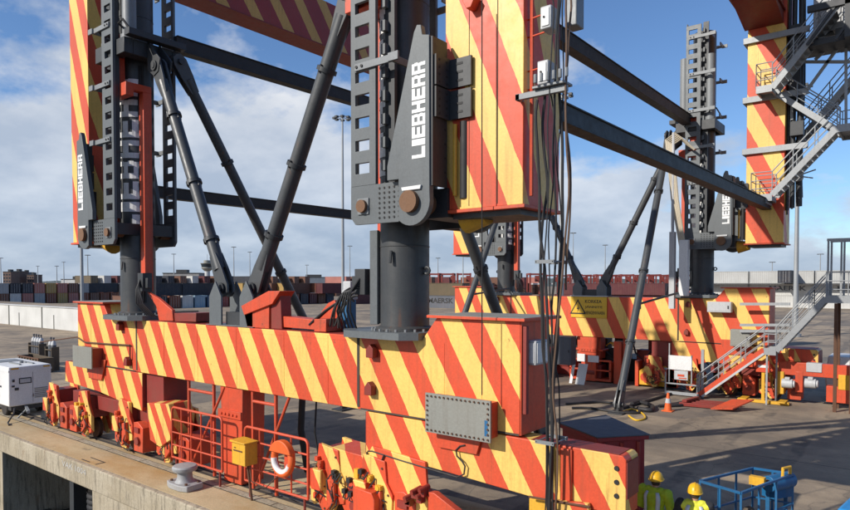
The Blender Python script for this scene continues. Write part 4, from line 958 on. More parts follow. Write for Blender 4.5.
# fences
def fence(x0, x1, y, z0, z1, nv, nh, label):
    t = thing('guard_fence', ((x0 + x1) / 2, y, 0), label, 'fence', 'red tube guard fences along the quay')
    rad = .12; pts = [(x0, y, z0)]
    for k in range(5): th = math.pi - k * math.pi / 8; pts.append((x0 + rad + rad * math.cos(th), y, z1 - rad + rad * math.sin(th)))
    for k in range(5): th = math.pi / 2 - k * math.pi / 8; pts.append((x1 - rad + rad * math.cos(th), y, z1 - rad + rad * math.sin(th)))
    pts.append((x1, y, z0)); a = MB(); a.tube(pts, .032, 8); a.cyl((x0, y, z0), (x1, y, z0), .03, n=8); a.build('frame', M['red'], t)
    a = MB()
    for i in range(1, nh): a.cyl((x0, y, z0 + (z1 - z0) * i / nh), (x1, y, z0 + (z1 - z0) * i / nh), .022, n=7)
    a.build('rails', M['red'], t); a = MB()
    for i in range(1, nv): a.cyl((x0 + (x1 - x0) * i / nv, y, z0), (x0 + (x1 - x0) * i / nv, y, z1), .022, n=7)
    a.build('uprights', M['red'], t)
    a = MB()
    for xx in (x0 + .15, x1 - .15): a.cyl((xx, y + .03, z0), (xx, y + .03, .0), .03, n=7)
    build_each(a, 'foot', M['darkred'], t); return t
f0 = onY(172, 405, 9.5); f1 = onY(222, 418, 9.5); fence(f0.x, f1.x, 9.5, .42, 1.80, 5, 4, 'red tube guard fence left of the centre leg')
f0 = onY(245, 425, 9.5); f1 = onY(308, 442, 9.5); fence(f0.x, f1.x, 9.5, .40, 1.72, 4, 4, 'red tube guard fence that carries the life ring')
# life ring
c = onY(283, 459, 9.36); t = thing('life_ring', (c.x, c.y, c.z), 'orange and white life ring hanging on the red guard fence', 'life ring')
a = MB(); k = 40; a.tube([(c.x + .30 * math.cos(2 * math.pi * i / k), c.y + .02 * math.sin(2 * math.pi * i / k), c.z + .33 * math.sin(2 * math.pi * i / k)) for i in range(k)], .085, 12, closed=True); a.build('ring', M['orange'], t)
a = MB(); a.tube([(c.x + .275 * math.cos(th), c.y - .035, c.z + .30 * math.sin(th)) for th in [R(180 + i * 10) for i in range(17)]], .072, 10); a.build('white_band', M['white'], t)
a = MB(); a.prism([(c.x + .40 * math.cos(R(20 + i * 14)), c.z + .44 * math.sin(R(20 + i * 14))) for i in range(11)] , c.y - .11, c.y + .06); a.build('cover', M['orange'], t, bevel=.02)
a = MB(); a.box(c.x - .05, c.x + .07, c.y + .08, c.y + .11, c.z - .25, c.z + .25); a.build('holder', M['red'], t)
# yellow box
p = onY(239, 463, 9.3); q = onY(252, 443, 9.3); t = thing('yellow_box', ((p.x + q.x) / 2, 9.5, p.z), 'yellow steel switch box on the guard fence beside the red centre leg', 'box')
a = MB(); a.box(p.x, q.x, 9.1, 9.46, p.z + .04, q.z); a.build('case', M['yellow'], t, bevel=.015)
a = MB(); a.prism([(p.x - .03, q.z + .003), (q.x + .03, q.z + .003), (q.x + .03, q.z + .03), (p.x - .03, q.z + .05)], 9.06, 9.47); a.build('lid', M['yellow'], t, bevel=.006)
a = MB(); a.box(p.x + .08, q.x - .1, 9.085, 9.097, q.z - .2, q.z - .17); a.box(p.x + .1, q.x - .35, 9.085, 9.097, q.z - .13, q.z - .11); a.build('slot', M['rust'], t)
a = MB(); a.cyl(((p.x + q.x) / 2, 9.35, p.z + .04), ((p.x + q.x) / 2 + .1, 9.4, .01), .03); a.tube([(q.x - .1, 9.3, p.z + .05), (q.x + .1, 9.2, p.z - .3), (q.x + .5, 9.3, p.z - .4), (q.x + .8, 9.4, p.z - .1)], .015, 6); a.build('post', M['rust'], t)
# black hanging cables behind the beam
for px_, w_ in ((302, .09), (316, .025)):
    p = onY(px_, 405, 11.6); tag((lambda a: (a.tube([(p.x, 11.6, 4.0), (p.x + .02, 11.62, 2.4), (p.x - .05, 11.6, 1.2), (p.x + .1, 11.7, .05)], w_, 8), a.build('hanging_cable', M['black']))[1])(MB()), 'thick black cable bundle hanging behind the near beam beside the life ring' if w_ > .05 else 'thin black cable hanging behind the near beam right of the thick bundle', 'cable')

# cables down the near leg
cab = [[(553, 0), (551, 60), (549, 110), (547, 200), (544, 300), (546, 400), (545, 520)], [(557, 0), (556, 80), (553, 150), (556, 260), (551, 330), (551, 430), (554, 520)],
       [(560, 0), (559, 90), (563, 190), (560, 280), (556, 350), (553, 430), (552, 520)], [(563, 0), (562, 100), (558, 170), (562, 240), (555, 340), (559, 400), (557, 520)],
       [(566, 0), (566, 95), (568, 180), (562, 280), (554, 380), (557, 470), (556, 520)], [(546, 88), (543, 130), (546, 190), (541, 260), (543, 350), (548, 420), (547, 520)],
       [(550, 88), (555, 140), (551, 210), (549, 290), (553, 360), (549, 440), (550, 520)], [(570, 0), (568, 60), (566, 110), (570, 200), (566, 290)], [(536, 100), (538, 150), (540, 230), (548, 310), (551, 420), (549, 520)]]
for i, pl in enumerate(cab):
    Y = 9.5 + (i % 4) * .12; pts = [onY(px_, py_, Y) for px_, py_ in pl]; out = []
    for k in range(len(pts) - 1):
        for u in range(6):
            f_ = u / 6; P0 = pts[max(k - 1, 0)]; P1 = pts[k]; P2 = pts[k + 1]; P3 = pts[min(k + 2, len(pts) - 1)]
            out.append(.5 * ((2 * P1) + (P2 - P0) * f_ + (2 * P0 - 5 * P1 + 4 * P2 - P3) * f_ ** 2 + (3 * P1 - P0 - 3 * P2 + P3) * f_ ** 3))
    out.append(pts[-1]); out = [v + Vector((.014 * math.sin(j * .45 + i * 1.9) + .006 * math.sin(j * 1.3 + i), .02 * math.sin(j * .8 + i), 0)) for j, v in enumerate(out)]; a = MB(); a.tube(out, .012 + .006 * (i % 3), 7)
    tag(a.build('hanging_cable', M['bronze'] if i in (7, 4) else M['black']), 'brown cable hanging loose beside the near striped leg' if i in (7, 4) else 'black cable hanging in the bunch beside the near striped leg', 'cable', 'brown cables hanging beside the near leg' if i in (7, 4) else 'black cables hanging beside the near leg')
a = MB(); a.tube([onY(482, 0, 9.42), onY(482, 200, 9.42), onY(482, 320, 9.42), onY(482, 395, 9.42)], .010, 6); tag(a.build('hanging_rope', M['black']), 'thin straight rope hanging in front of the near leg down to the bolted cover plate', 'rope')

t = thing('cable_clamp', onY(551, 300, 9.7), 'small grey clamps binding the bunch of black cables beside the near leg', 'clamp')
a = MB()
for px_, py_ in ((551, 262), (551, 440)):
    q = onY(px_, py_, 9.68); a.box(q.x - .17, q.x + .17, 9.44, 9.47, q.z - .03, q.z + .03); a.box(q.x - .17, q.x + .17, 9.93, 9.96, q.z - .03, q.z + .03); a.cyl((q.x - .15, 9.44, q.z), (q.x - .15, 9.96, q.z), .012, n=6); a.cyl((q.x + .15, 9.44, q.z), (q.x + .15, 9.96, q.z), .012, n=6)
build_each(a, 'clamp_bar', M['jacklight'], t)
# red box with slate roof, set askew behind the beam
zr = 2.0; cs = [onZ(558, 422, zr), onZ(606, 414.5, zr), onZ(650, 434, zr), onZ(597, 437, zr)]; cm = sum(cs, Vector()) / 4
t = thing('red_hut', (cm.x, cm.y, 0), 'dark red steel box with a flat slate grey roof behind the near beam end', 'box')
ins = [(c_ - cm) * .90 + cm for c_ in cs]
a = MB(); a.prism([(c_.x, c_.y) for c_ in ins], .08, zr - .12, 'z'); a.build('body', M['hut'], t, bevel=.02)
a = MB(); a.prism([(c_.x, c_.y) for c_ in [(c_ - cm) * .985 + cm for c_ in cs]], zr - .117, zr - .03, 'z'); a.build('eaves', M['hut'], t, bevel=.01)
a = MB(); a.prism([(c_.x, c_.y) for c_ in cs], zr - .027, zr, 'z'); a.build('roof', M['slate'], t, bevel=.006)
d_ = (ins[2] - ins[3]).normalized(); nrm = Vector((d_.y, -d_.x, 0)); mid = (ins[2] + ins[3]) / 2
a = MB(); a.cyl(mid + nrm * .001 + Vector((0, 0, -.35)), mid + nrm * .06 + Vector((0, 0, -.35)), .10, n=16); a.build('vent', M['jackdark'], t)
a = MB()
for k in range(3): a.bar(ins[3] + (ins[2] - ins[3]) * (.15 + .35 * k) + nrm * .03 + Vector((0, 0, -zr + .15)), ins[3] + (ins[2] - ins[3]) * (.15 + .35 * k) + nrm * .03 + Vector((0, 0, -.16)), .06, .05)
a.build('rib', M['hut'], t)

# ------------------------------------------------------------------ workers
def remeshed(mb, name, m, parent, vox=.014, sm=6, folds=0):
    o = mb.build(name, m, parent, ang=180)
    r = o.modifiers.new('r', 'REMESH'); r.mode = 'VOXEL'; r.voxel_size = vox; r.use_smooth_shade = True
    if folds:
        tx = bpy.data.textures.get('folds') or bpy.data.textures.new('folds', 'CLOUDS'); tx.noise_scale = .09; tx.noise_depth = 2
        d_ = o.modifiers.new('d', 'DISPLACE'); d_.texture = tx; d_.strength = folds; d_.mid_level = .5
    s_ = o.modifiers.new('s', 'SMOOTH'); s_.iterations = sm; s_.factor = .5; return o
def limb(mb, pts, rs):
    for (p, r0), (q, r1) in zip(zip(pts, rs), zip(pts[1:], rs[1:])):
        mb.cyl(p, q, r0, r1, n=14)
    for p, r0 in zip(pts, rs): mb.ball(p, r0, n=14)
skin_m = paint('skin', (.46, .24, .15), .5, .1, 0, 0, .03); hivis_g = paint('hivis_green', (.44, .56, .02), .7, .15, 0, 0, .3, (.15, .2, .02)); hivis_y = paint('hivis_yellow', (.74, .72, .05), .7, .15, 0, 0, .3, (.2, .2, .02))
reflect = paint('reflective_tape', (.62, .64, .66), .35, .1, 0, 0, .05); cloth_d = paint('dark_cloth', (.02, .021, .026), .85, .1, 0, 0, .3); hat_m = paint('helmet_yellow', (.85, .46, .01), .3, .1, 0, 0, .02); hair_m = paint('hair_brown', (.05, .03, .02), .7, .1, 0)
def person(base, face, label, vest, sleeve, pose=0):
    """standing 1.78 m; local frame: +y is where the person looks"""
    t = thing('person', base, label, 'person'); B = Vector(base); ca, sa = math.cos(face), math.sin(face)
    def W(x, y, z): return Vector((B.x + x * ca - y * sa, B.y + x * sa + y * ca, B.z + z))
    rot = Matrix.Rotation(face, 3, 'Z')
    hd = W(0, .05, 1.61)
    arms = {-1: [W(-.225, 0, 1.44), W(-.30, .04, 1.14), W(-.22, .26, 1.02)], 1: [W(.225, 0, 1.44), W(.31, .02, 1.14), W(.24, .25, 1.00)]}
    if pose: arms[1] = [W(.225, 0, 1.44), W(.27, .08, 1.16), W(.16, .30, 1.16)]
    legs = {k: [W(k * .10, 0, .92), W(k * .115, .02, .50), W(k * .12, -.02, .09)] for k in (-1, 1)}
    # body: one continuous surface of head, neck, trunk, arms, legs and hands
    a = MB(); a.ball(hd, .078, .098, .115, 18, rot=rot); a.ball(hd + rot @ Vector((0, .055, -.06)), .05, .045, .05, 12); a.ball(hd + rot @ Vector((0, .10, -.015)), .014, .02, .028, 8)
    for k in (-1, 1): a.ball(hd + rot @ Vector((k * .08, -.005, -.01)), .014, .022, .034, 8)
    a.cyl(W(0, .0, 1.40), W(0, .03, 1.57), .062, .055, n=14); a.ball(W(0, 0, 1.30), .17, .10, .17, 16, rot=rot); a.ball(W(0, 0, 1.05), .145, .095, .2, 16, rot=rot); a.ball(W(0, 0, .93), .155, .10, .12, 16, rot=rot)
    for k in (-1, 1):
        limb(a, arms[k], [.052, .042, .030]); limb(a, legs[k], [.085, .055, .04])
        w = arms[k][2]; d = (arms[k][2] - arms[k][1]).normalized(); side = rot @ Vector((1, 0, 0)); dn = Vector((0, 0, -1))
        pc = w + d * .05; a.ball(pc, .040, .05, .022, 10, rot=rot)
        for i in range(4):
            r0 = pc + d * .04 + side * (i - 1.5) * .021; l = (.034, .04, .038, .03)[i]; limb(a, [r0, r0 + d * l, r0 + d * (l + .018) + dn * .026, r0 + d * (l + .008) + dn * .05], [.0095, .009, .0085, .0075])
        r0 = pc - side * k * .035; limb(a, [r0, r0 + d * .03 - side * k * .02 + dn * .01, r0 + d * .055 - side * k * .015 + dn * .025], [.011, .010, .009])
    remeshed(a, 'body', skin_m, t, .0075, 3)
    a = MB()
    for k in (-1, 1): a.ball(hd + rot @ Vector((k * .03, .088, .005)), .011, .007, .008, 8)
    a.build('eyes', M['black'], t)
    a = MB(); a.ball(hd + rot @ Vector((0, -.012, .0)), .083, .095, .10, 16, rot=rot); hr = a.build('hair', hair_m, t)
    # jacket
    a = MB(); a.ball(W(0, -.005, 1.30), .205, .135, .19, 18, rot=rot); a.ball(W(0, 0, 1.08), .185, .13, .22, 18, rot=rot); a.ball(W(0, 0, .93), .19, .135, .12, 18, rot=rot); a.cyl(W(0, 0, 1.42), W(0, .02, 1.50), .085, .075, n=16)
    for k in (-1, 1): a.ball(W(k * .18, 0, 1.42), .10, .095, .085, 12); a.ball(W(k * .10, 0, 1.46), .09, .08, .06, 12)
    ja = remeshed(a, 'vest', vest, t, .012, 3, .035)
    a = MB()
    for k in (-1, 1): limb(a, [arms[k][0], arms[k][1], arms[k][2] - (arms[k][2] - arms[k][1]) * .06], [.088, .074, .056])
    remeshed(a, 'sleeves', sleeve, t, .010, 3, .04)
    # tape following the trunk
    def trunk(th, z):
        rx, ry = (.212, .148) if z > 1.2 else (.203, .150)
        if z > 1.32: s_ = math.sqrt(max(.05, 1 - ((z - 1.30) / .21) ** 2)); rx, ry = .22 * s_, .150 * s_
        return W(rx * math.cos(th), ry * math.sin(th), z)
    a = MB()
    for zc in (1.02,):
        n = 28; vs = []; fs = []
        for i in range(n):
            th = 2 * math.pi * i / n; vs += [trunk(th, zc - .03), trunk(th, zc + .03)]
        for i in range(n): j = (i + 1) % n; fs.append((2 * i, 2 * j, 2 * j + 1, 2 * i + 1))
        a.add(vs, fs)
    for th0 in (R(-125), R(-55), R(60), R(120)):
        vs = []; fs = []
        for i in range(9):
            z = 1.05 + i * .049; b0 = th0 + (0 if th0 > 0 else 0) ; vs += [trunk(b0 - .2, z) + Vector((0, 0, .0)), trunk(b0 + .2, z)]
        for i in range(8): fs.append((2 * i, 2 * i + 1, 2 * i + 3, 2 * i + 2))
        a.add(vs, fs)
    tp = a.build('reflective_tape', reflect, ja); so = tp.modifiers.new('so', 'SOLIDIFY'); so.thickness = .006; so.offset = 1
    a = MB(); a.ball(W(0, 0, .92), .175, .12, .12, 16, rot=rot)
    for k in (-1, 1): limb(a, [W(k * .10, 0, .90), legs[k][1], legs[k][2]], [.10, .078, .068])
    remeshed(a, 'trousers', cloth_d, t, .012, 3, .04)
    for k in (-1, 1):
        a = MB(); a.ball(W(k * .12, .05, .055), .055, .14, .055, 14, rot=rot); a.cyl(W(k * .12, -.02, .05), W(k * .12, -.02, .16), .06, .058, n=12); remeshed(a, 'boot', M['black'], t, .012, 3)
    # helmet
    a = MB(); prof = [(.135, .0), (.128, .03), (.118, .07), (.095, .11), (.06, .135), (.02, .147)]
    hc = hd + Vector((0, 0, .035)); vs = []; n = 24
    for r_, z in prof:
        for i in range(n): th = 2 * math.pi * i / n; vs.append(hc + rot @ Vector((r_ * .90 * math.cos(th), r_ * 1.08 * math.sin(th), z)))
    fs = [(k * n + i, k * n + (i + 1) % n, (k + 1) * n + (i + 1) % n, (k + 1) * n + i) for k in range(len(prof) - 1) for i in range(n)] + [tuple(range((len(prof) - 1) * n, len(prof) * n))]
    a.add(vs, fs); hm = a.build('helmet', hat_m, t)
    a = MB(); vs = []
    for i in range(n):
        th = 2 * math.pi * i / n; e = 1.08 + (.28 if math.sin(th) > .5 else 0); 
        vs += [hc + rot @ Vector((.135 * .90 * math.cos(th), .135 * 1.08 * math.sin(th), .0)), hc + rot @ Vector((.135 * .98 * math.cos(th), .135 * e * 1.08 * math.sin(th), -.012))]
    a.add(vs, [(2 * i, 2 * ((i + 1) % n), 2 * ((i + 1) % n) + 1, 2 * i + 1) for i in range(n)]); br_ = a.build('brim', hat_m, hm); so = br_.modifiers.new('so', 'SOLIDIFY'); so.thickness = .006
    a = MB(); a.tube([hc + rot @ Vector((0, .135 * 1.06 * math.cos(th), .012 + .135 * math.sin(th))) for th in [R(20 + 14 * i) for i in range(11)]], .012, 6); a.build('helmet_ridge', hat_m, hm)
    return t
p1 = onZ(655, 472, 1.78); p2 = onZ(695, 485.5, 1.76)
person((p1.x, p1.y, 0), R(-8), 'person in lime green hi-vis jacket and yellow helmet, back turned, beside the red hut', hivis_g, hivis_g)
person((p2.x, p2.y, 0), R(14), 'person in a yellow reflective vest with dark sleeves and yellow helmet near the blue basket', hivis_y, cloth_d, 1)

# blue man basket
zr, zf = 1.5, .35; cs = [onZ(700, 481, zr), onZ(753, 468, zr), onZ(793, 474, zr), onZ(741, 493, zr)]
cm = sum(cs, Vector()) / 4; t = thing('man_basket', (cm.x, cm.y, 0), 'blue tube work basket with yellow controls beside the two workers', 'work basket')
a = MB(); dz = Vector((0, 0, -(zr - zf)))
for i in range(4):
    p, q = cs[i], cs[(i + 1) % 4]; a.bar(p, q, .042, .042); a.bar(p + dz * .5, q + dz * .5, .03, .03); a.bar(p + dz, q + dz, .05, .12)
    for u in (0, .34, .67) if (q - p).length > 1.2 else (0, .5): a.bar(p + (q - p) * u + dz, p + (q - p) * u - Vector((0, 0, .025)), .036, .036)
a.build('rail_frame', M['blue'], t)
a = MB(); a.prism([(c_.x, c_.y) for c_ in cs], zf - .05, zf - .02, 'z'); a.build('floor', M['jackdark'], t)
e = (cs[2] - cs[1]).normalized(); l_ = (cs[1] - cs[0]).normalized(); k0 = cs[3] + (cs[2] - cs[3]) * .35
a = MB(); a.cyl(onZ(768, 484, 1.36), onZ(790, 479, 1.36), .155, n=22); dr = a.build('control_drum', M['blue'], t, bevel=.01)
a = MB(); k1 = onZ(768, 487, 1.22); k2 = onZ(786, 484, 1.22); a.bar(k1, k1 - Vector((0, 0, .8)), .07, .07); a.bar(k2, k2 - Vector((0, 0, .8)), .07, .07); a.bar(k1 - Vector((0, 0, .1)), k2 - Vector((0, 0, .1)), .28, .2); a.bar(k1 - Vector((0, 0, .5)), k2 - Vector((0, 0, .5)), .05, .05); a.build('control_stand', M['blue'], t)
a = MB(); a.bar(onZ(750, 479, 1.45), onZ(765, 482, 1.45), .12, .16); a.tube([cs[2] - l_ * .35 + Vector((0, 0, .0)), cs[2] - l_ * .35 + Vector((0, 0, .16)), cs[2] - l_ * .1 + Vector((0, 0, .16)), cs[2] - l_ * .1], .03, 6); a.bar(onZ(769, 489, 1.25), onZ(775, 489, 1.25), .02, .08); build_each(a, 'yellow_guard', M['yellow'], t)
a = MB()
for k in range(5): a.cyl(onZ(766 + k, 483, 1.38 + .02 * (k - 2)), onZ(763 + k, 484 - k, 1.36 + .03 * (k - 2)), .03, n=8)
a.build('lever', M['rust'], t)
a = MB(); pc = cs[3] * .5 + cs[0] * .5 + dz; a.ball(pc + l_ * .9 + Vector((0, 0, .35)), .16, .12, .3, 12); a.build('tool_sack', M['brownish'], t)
a = MB(); a.bar(cs[0] + dz + Vector((0, 0, -.1)), cs[3] + dz + Vector((0, 0, -.1)), .5, .12); a.cyl(cm + dz + Vector((0, 0, -.06)), (cm.x, cm.y, .03), .18, n=14); a.cyl((cm.x, cm.y, .0), (cm.x, cm.y, .06), .45, n=20); a.build('stand', M['blue'], t)
# blue canopy in the lower right corner
p = onZ(836, 508, 1.6); q = onZ(849, 496, 1.6); dd = (q - p).normalized(); nn = Vector((dd.y, -dd.x, 0)); t = thing('blue_machine', (p.x + 1.2, p.y - .3, 0), 'bright blue machine cover just showing in the lower right corner', 'machine')
b0 = p - dd * .0; b1 = p + dd * 1.6; poly = [b0, b1, b1 + nn * 1.3, b0 + nn * 1.3]
a = MB(); a.prism([(v.x, v.y) for v in poly], .5, 1.6, 'z'); a.build('cover', M['brightblue'], t, bevel=.06)
cmx = sum(poly, Vector()) / 4; a = MB(); a.prism([(v.x, v.y) for v in [(v - cmx) * .92 + cmx for v in poly]], .22, .497, 'z'); a.build('chassis', M['jackdark'], t)
for v in poly:
    w_ = (v - cmx) * .8 + cmx; a = MB(); a.lathe([(.08, -.09), (.2, -.09), (.22, -.06), (.22, .06), (.2, .09), (.08, .09)], (w_.x, w_.y, .222), 18, ax='y'); a.build('wheel', M['black'], t)

# ================================================================== LANDSIDE SMALL THINGS
Yb = 31.8
p = onY(571, 317, Yb - .04); q = onY(607, 297, Yb - .04)
t = thing('warning_sign', (p.x * .5 + q.x * .5, Yb - .03, p.z), 'yellow electrical warning sign with black triangle on the far striped beam', 'sign')
a = MB(); a.box(p.x, q.x, Yb - .05, Yb - .012, p.z, q.z); a.build('board', M['sign'], t, bevel=.01)
w, h = q.x - p.x, q.z - p.z
a = MB(); tx = p.x + .05 * w
def tri(sc, y, mi):
    cx_, cz_ = p.x + .20 * w, p.z + .42 * h; r_ = .42 * h * sc
    a.prism([(cx_ - r_, cz_ - r_ * .62), (cx_ + r_, cz_ - r_ * .62), (cx_, cz_ + r_ * 1.1)], y, y + .003, 'y', mi)
tri(1, Yb - .056, 0); tri(.76, Yb - .060, 1)
cx_, cz_ = p.x + .20 * w, p.z + .42 * h
a.prism([(cx_ + .05, cz_ + .2), (cx_ - .07, cz_ - .02), (cx_ + .01, cz_ - .02), (cx_ - .04, cz_ - .22), (cx_ + .09, cz_ + .05), (cx_ + .01, cz_ + .05)], Yb - .064, Yb - .061, 'y', 0)
a.build('pictogram', [M['black'], M['sign']], t, smooth=False)
for i, s_ in enumerate(('KORKEA', 'JÄNNITE', 'HENGENVAARA')):
    a = MB(); add_text(a, s_, (p.x + .40 * w, Yb - .053, p.z + h * (.70 - .27 * i)), (1, 0, 0), (0, 0, 1), w * (.46, .48, .55)[i], h * .16, .012, .002)
    a.build('lettering', M['black'], t, smooth=False)
a = MB(); a.box(p.x - .05, q.x + .03, Yb - .06, Yb - .004, q.z + .012, q.z + .06); a.build('mounting_strip', M['lightgrey'], t)
def cab(name, px0, py0, px1, py1, Y, dep, m, label, cat='cabinet', legs_=False):
    p = onY(px0, py1, Y); q = onY(px1, py0, Y); zb_ = max(p.z, .0); t = thing(name, ((p.x + q.x) / 2, Y + dep / 2, zb_), label, cat)
    a = MB(); a.box(p.x, q.x, Y, Y + dep, zb_ + (.003 if zb_ < .1 else 0), q.z); bo = a.build('case', m, t, bevel=.015)
    a = MB(); a.box(p.x + .05, q.x - .05, Y - .012, Y - .002, zb_ + .06, q.z - .06); d_ = a.build('door', m, t, bevel=.008)
    a = MB(); a.box(q.x - .14, q.x - .09, Y - .04, Y - .013, (zb_ + q.z) / 2 - .07, (zb_ + q.z) / 2 + .07); a.build('handle', M['jackdark'], d_)
    return t
cab('cabinet', 707, 302, 731, 312, 31.4, .36, M['lightgrey'], 'pale grey cabinet fixed on the far beam right of the jack')
cab('cabinet', 730, 330, 750, 346, 31.3, .45, M['panel'], 'dull grey cabinet under the pale one beside the stairs')
cab('cabinet', 553, 337, 571, 364, 29.6, .6, M['slate'], 'dark grey cabinet standing in the yard just right of the hanging cables')
# red pump skid
s0 = onZ(586, 381); t = thing('pump_skid', (s0.x, s0.y, 0), 'red pump skid with white name plates under the far beam', 'pump skid')
def lb(mb, x0, x1, y0, y1, z0, z1, m=0): mb.box(s0.x + x0, s0.x + x1, s0.y + y0, s0.y + y1, z0, z1, m)
a = MB(); lb(a, -.9, 1.4, -.1, .9, .08, .2); lb(a, -.9, -.8, -.1, .9, .201, 1.1); lb(a, 1.3, 1.4, -.1, .9, .201, 1.1); lb(a, -.9, 1.4, -.1, 0, 1.101, 1.2); lb(a, -.9, 1.4, -.1, 0, .6, .68); a.build('frame', M['red'], t, bevel=.01)
a = MB(); lb(a, -.5, .8, .1, .8, .21, .9); a.cyl((s0.x - .3, s0.y + .02, .5), (s0.x + .5, s0.y + .02, .5), .16, n=14); a.build('pump', M['darkred'], t, bevel=.02)
a = MB(); lb(a, -.6, .7, .2, .9, 1.201, 2.35); lb(a, -.75, .85, .12, .98, 1.6, 1.72); a.build('tank', M['red'], t, bevel=.03)
a = MB(); lb(a, -.45, .0, -.13, -.103, 1.05, 1.45); lb(a, .15, .75, -.13, -.103, 1.05, 1.4); a.build('name_plate', M['white'], t); a = MB(); lb(a, -.35, .1, .17, .198, 2.0, 2.2); lb(a, -.25, .1, .17, .198, 1.45, 1.58); a.build('blue_label', M['blue'], t)
a = MB()
for k in range(7): a.tube([(s0.x + .9 + k * .12, s0.y + .5, 1.9 + .1 * (k % 3)), (s0.x + 1.2 + k * .1, s0.y + .3, 2.1), (s0.x + 1.6 + k * .12, s0.y + .4, 1.7), (s0.x + 1.9, s0.y + .5, .9)], .03, 6)
a.build('hose', M['yellow'], t)
a = MB(); lb(a, 1.5, 1.9, .0, .5, .0, 2.2); lb(a, 1.95, 2.1, .1, .3, 1.0, 2.4); a.build('control_post', M['red'], t, bevel=.02)
# leaning white boards
for k, px_ in enumerate((570, 576)):
    b_ = onZ(px_ - 1, 383 + k); a = MB(); wv = Vector((.5 if k else .16, 0, 0)); lean = Vector((.10, .22, 1.05)); th = Vector((0, .03, 0)); vs = [b_, b_ + wv, b_ + wv + lean, b_ + lean]; a.add(vs + [v + th for v in vs], [(0, 1, 2, 3), (7, 6, 5, 4), (0, 4, 5, 1), (1, 5, 6, 2), (2, 6, 7, 3), (3, 7, 4, 0)])
    tag(a.build('leaning_board', M['white'], bevel=.006), ('narrow', 'wide')[k] + ' white board leaning against the red pump skid', 'board')
# red rack behind
b_ = onZ(630, 377); t = thing('guard_fence', (b_.x, b_.y + .5, 0), 'dark red open tube rack under the far beam left of the orange unit', 'fence')
a = MB()
for i in range(6): a.bar((b_.x - 1.2 + i * .5, b_.y + .5, 0), (b_.x - 1.2 + i * .5, b_.y + .5, 1.5), .05, .05)
for zz in (.15, .6, 1.05, 1.5): a.bar((b_.x - 1.2, b_.y + .44, zz), (b_.x + 1.3, b_.y + .44, zz), .05, .05)
a.build('frame', M['darkred'], t)
# orange unit with a white sign
b_ = onZ(655, 388); t = thing('winch_unit', (b_.x, b_.y, 0), 'orange and yellow winch unit with a white sign plate left of the sign board', 'winch')
a = MB(); a.prism([(b_.x - .8, .1), (b_.x + .9, .1), (b_.x + .9, .7), (b_.x + .5, 1.15), (b_.x - .2, 1.25), (b_.x - .8, .8)], b_.y, b_.y + .8); a.build('body', M['yellow'], t, bevel=.03)
a = MB(); a.box(b_.x - 1.0, b_.x - .82, b_.y - .05, b_.y + .6, .02, 1.3); a.box(b_.x - .6, b_.x + .95, b_.y + .1, b_.y + .7, 1.26, 1.55); a.cyl((b_.x - .5, b_.y - .08, .5), (b_.x - .5, b_.y - .001, .5), .22, n=18); a.build('frame', M['red'], t, bevel=.02)
a = MB(); a.box(b_.x - .1, b_.x + .7, b_.y - .04, b_.y - .004, .35, 1.05); pl_ = a.build('sign_plate', M['white'], t); a = MB(); a.prism([(b_.x + .05, .45), (b_.x + .25, .95), (b_.x + .35, .95), (b_.x + .2, .45)], b_.y - .05, b_.y - .042); a.prism([(b_.x + .36, .45), (b_.x + .46, .85), (b_.x + .56, .85), (b_.x + .5, .45)], b_.y - .05, b_.y - .042); a.build('mark', M['black'], pl_, smooth=False)
# sign board on frame
b_ = onZ(682, 396); t = thing('sign_board', (b_.x, b_.y, 0), 'white notice board on a low aluminium barrier frame beside the stair foot', 'sign')
a = MB()
for xx in (-.75, .75): a.bar((b_.x + xx, b_.y, 0), (b_.x + xx, b_.y, 1.05), .06, .06)
a.bar((b_.x - .75, b_.y - .035, .12), (b_.x + .75, b_.y - .035, .12), .06, .14); a.bar((b_.x - .75, b_.y - .035, .55), (b_.x + .75, b_.y - .035, .55), .05, .06); a.bar((b_.x - .6, b_.y + .05, .6), (b_.x - .6, b_.y + .05, 2.4), .05, .05); a.bar((b_.x + .4, b_.y + .05, .6), (b_.x + .4, b_.y + .05, 1.9), .05, .05); a.build('frame', M['galv'], t)
a = MB(); a.box(b_.x - .62, b_.x + .42, b_.y - .02, b_.y + .02, 1.2, 1.85); a.build('board', M['white'], t); a = MB(); a.box(b_.x - .35, b_.x + .25, b_.y - .03, b_.y + .01, .75, 1.17); a.build('notice', M['lightgrey'], t)
a = MB(); a.box(b_.x - .2, b_.x + .1, b_.y - .04, b_.y - .032, .9, 1.0); a.box(b_.x - .15, b_.x + .2, b_.y - .04, b_.y - .032, .8, .85); a.build('red_mark', M['red'], t)
# traffic cone
b_ = onZ(668, 411); t = thing('traffic_cone', (b_.x, b_.y, 0), 'orange traffic cone standing alone on the yard', 'cone')
a = MB(); a.lathe([(.15, .04), (.13, .2), (.105, .36), (.07, .58), (.045, .74), (.02, .75)], (b_.x, b_.y, 0), 20); a.build('cone', M['orange'], t); a = MB(); a.cb((b_.x, b_.y, .02), .42, .42, .038); a.build('base', M['orange'], t, bevel=.01); a = MB(); a.lathe([(.117, .34), (.085, .52)], (b_.x, b_.y, 0), 20); a.build('band', M['lightgrey'], t)
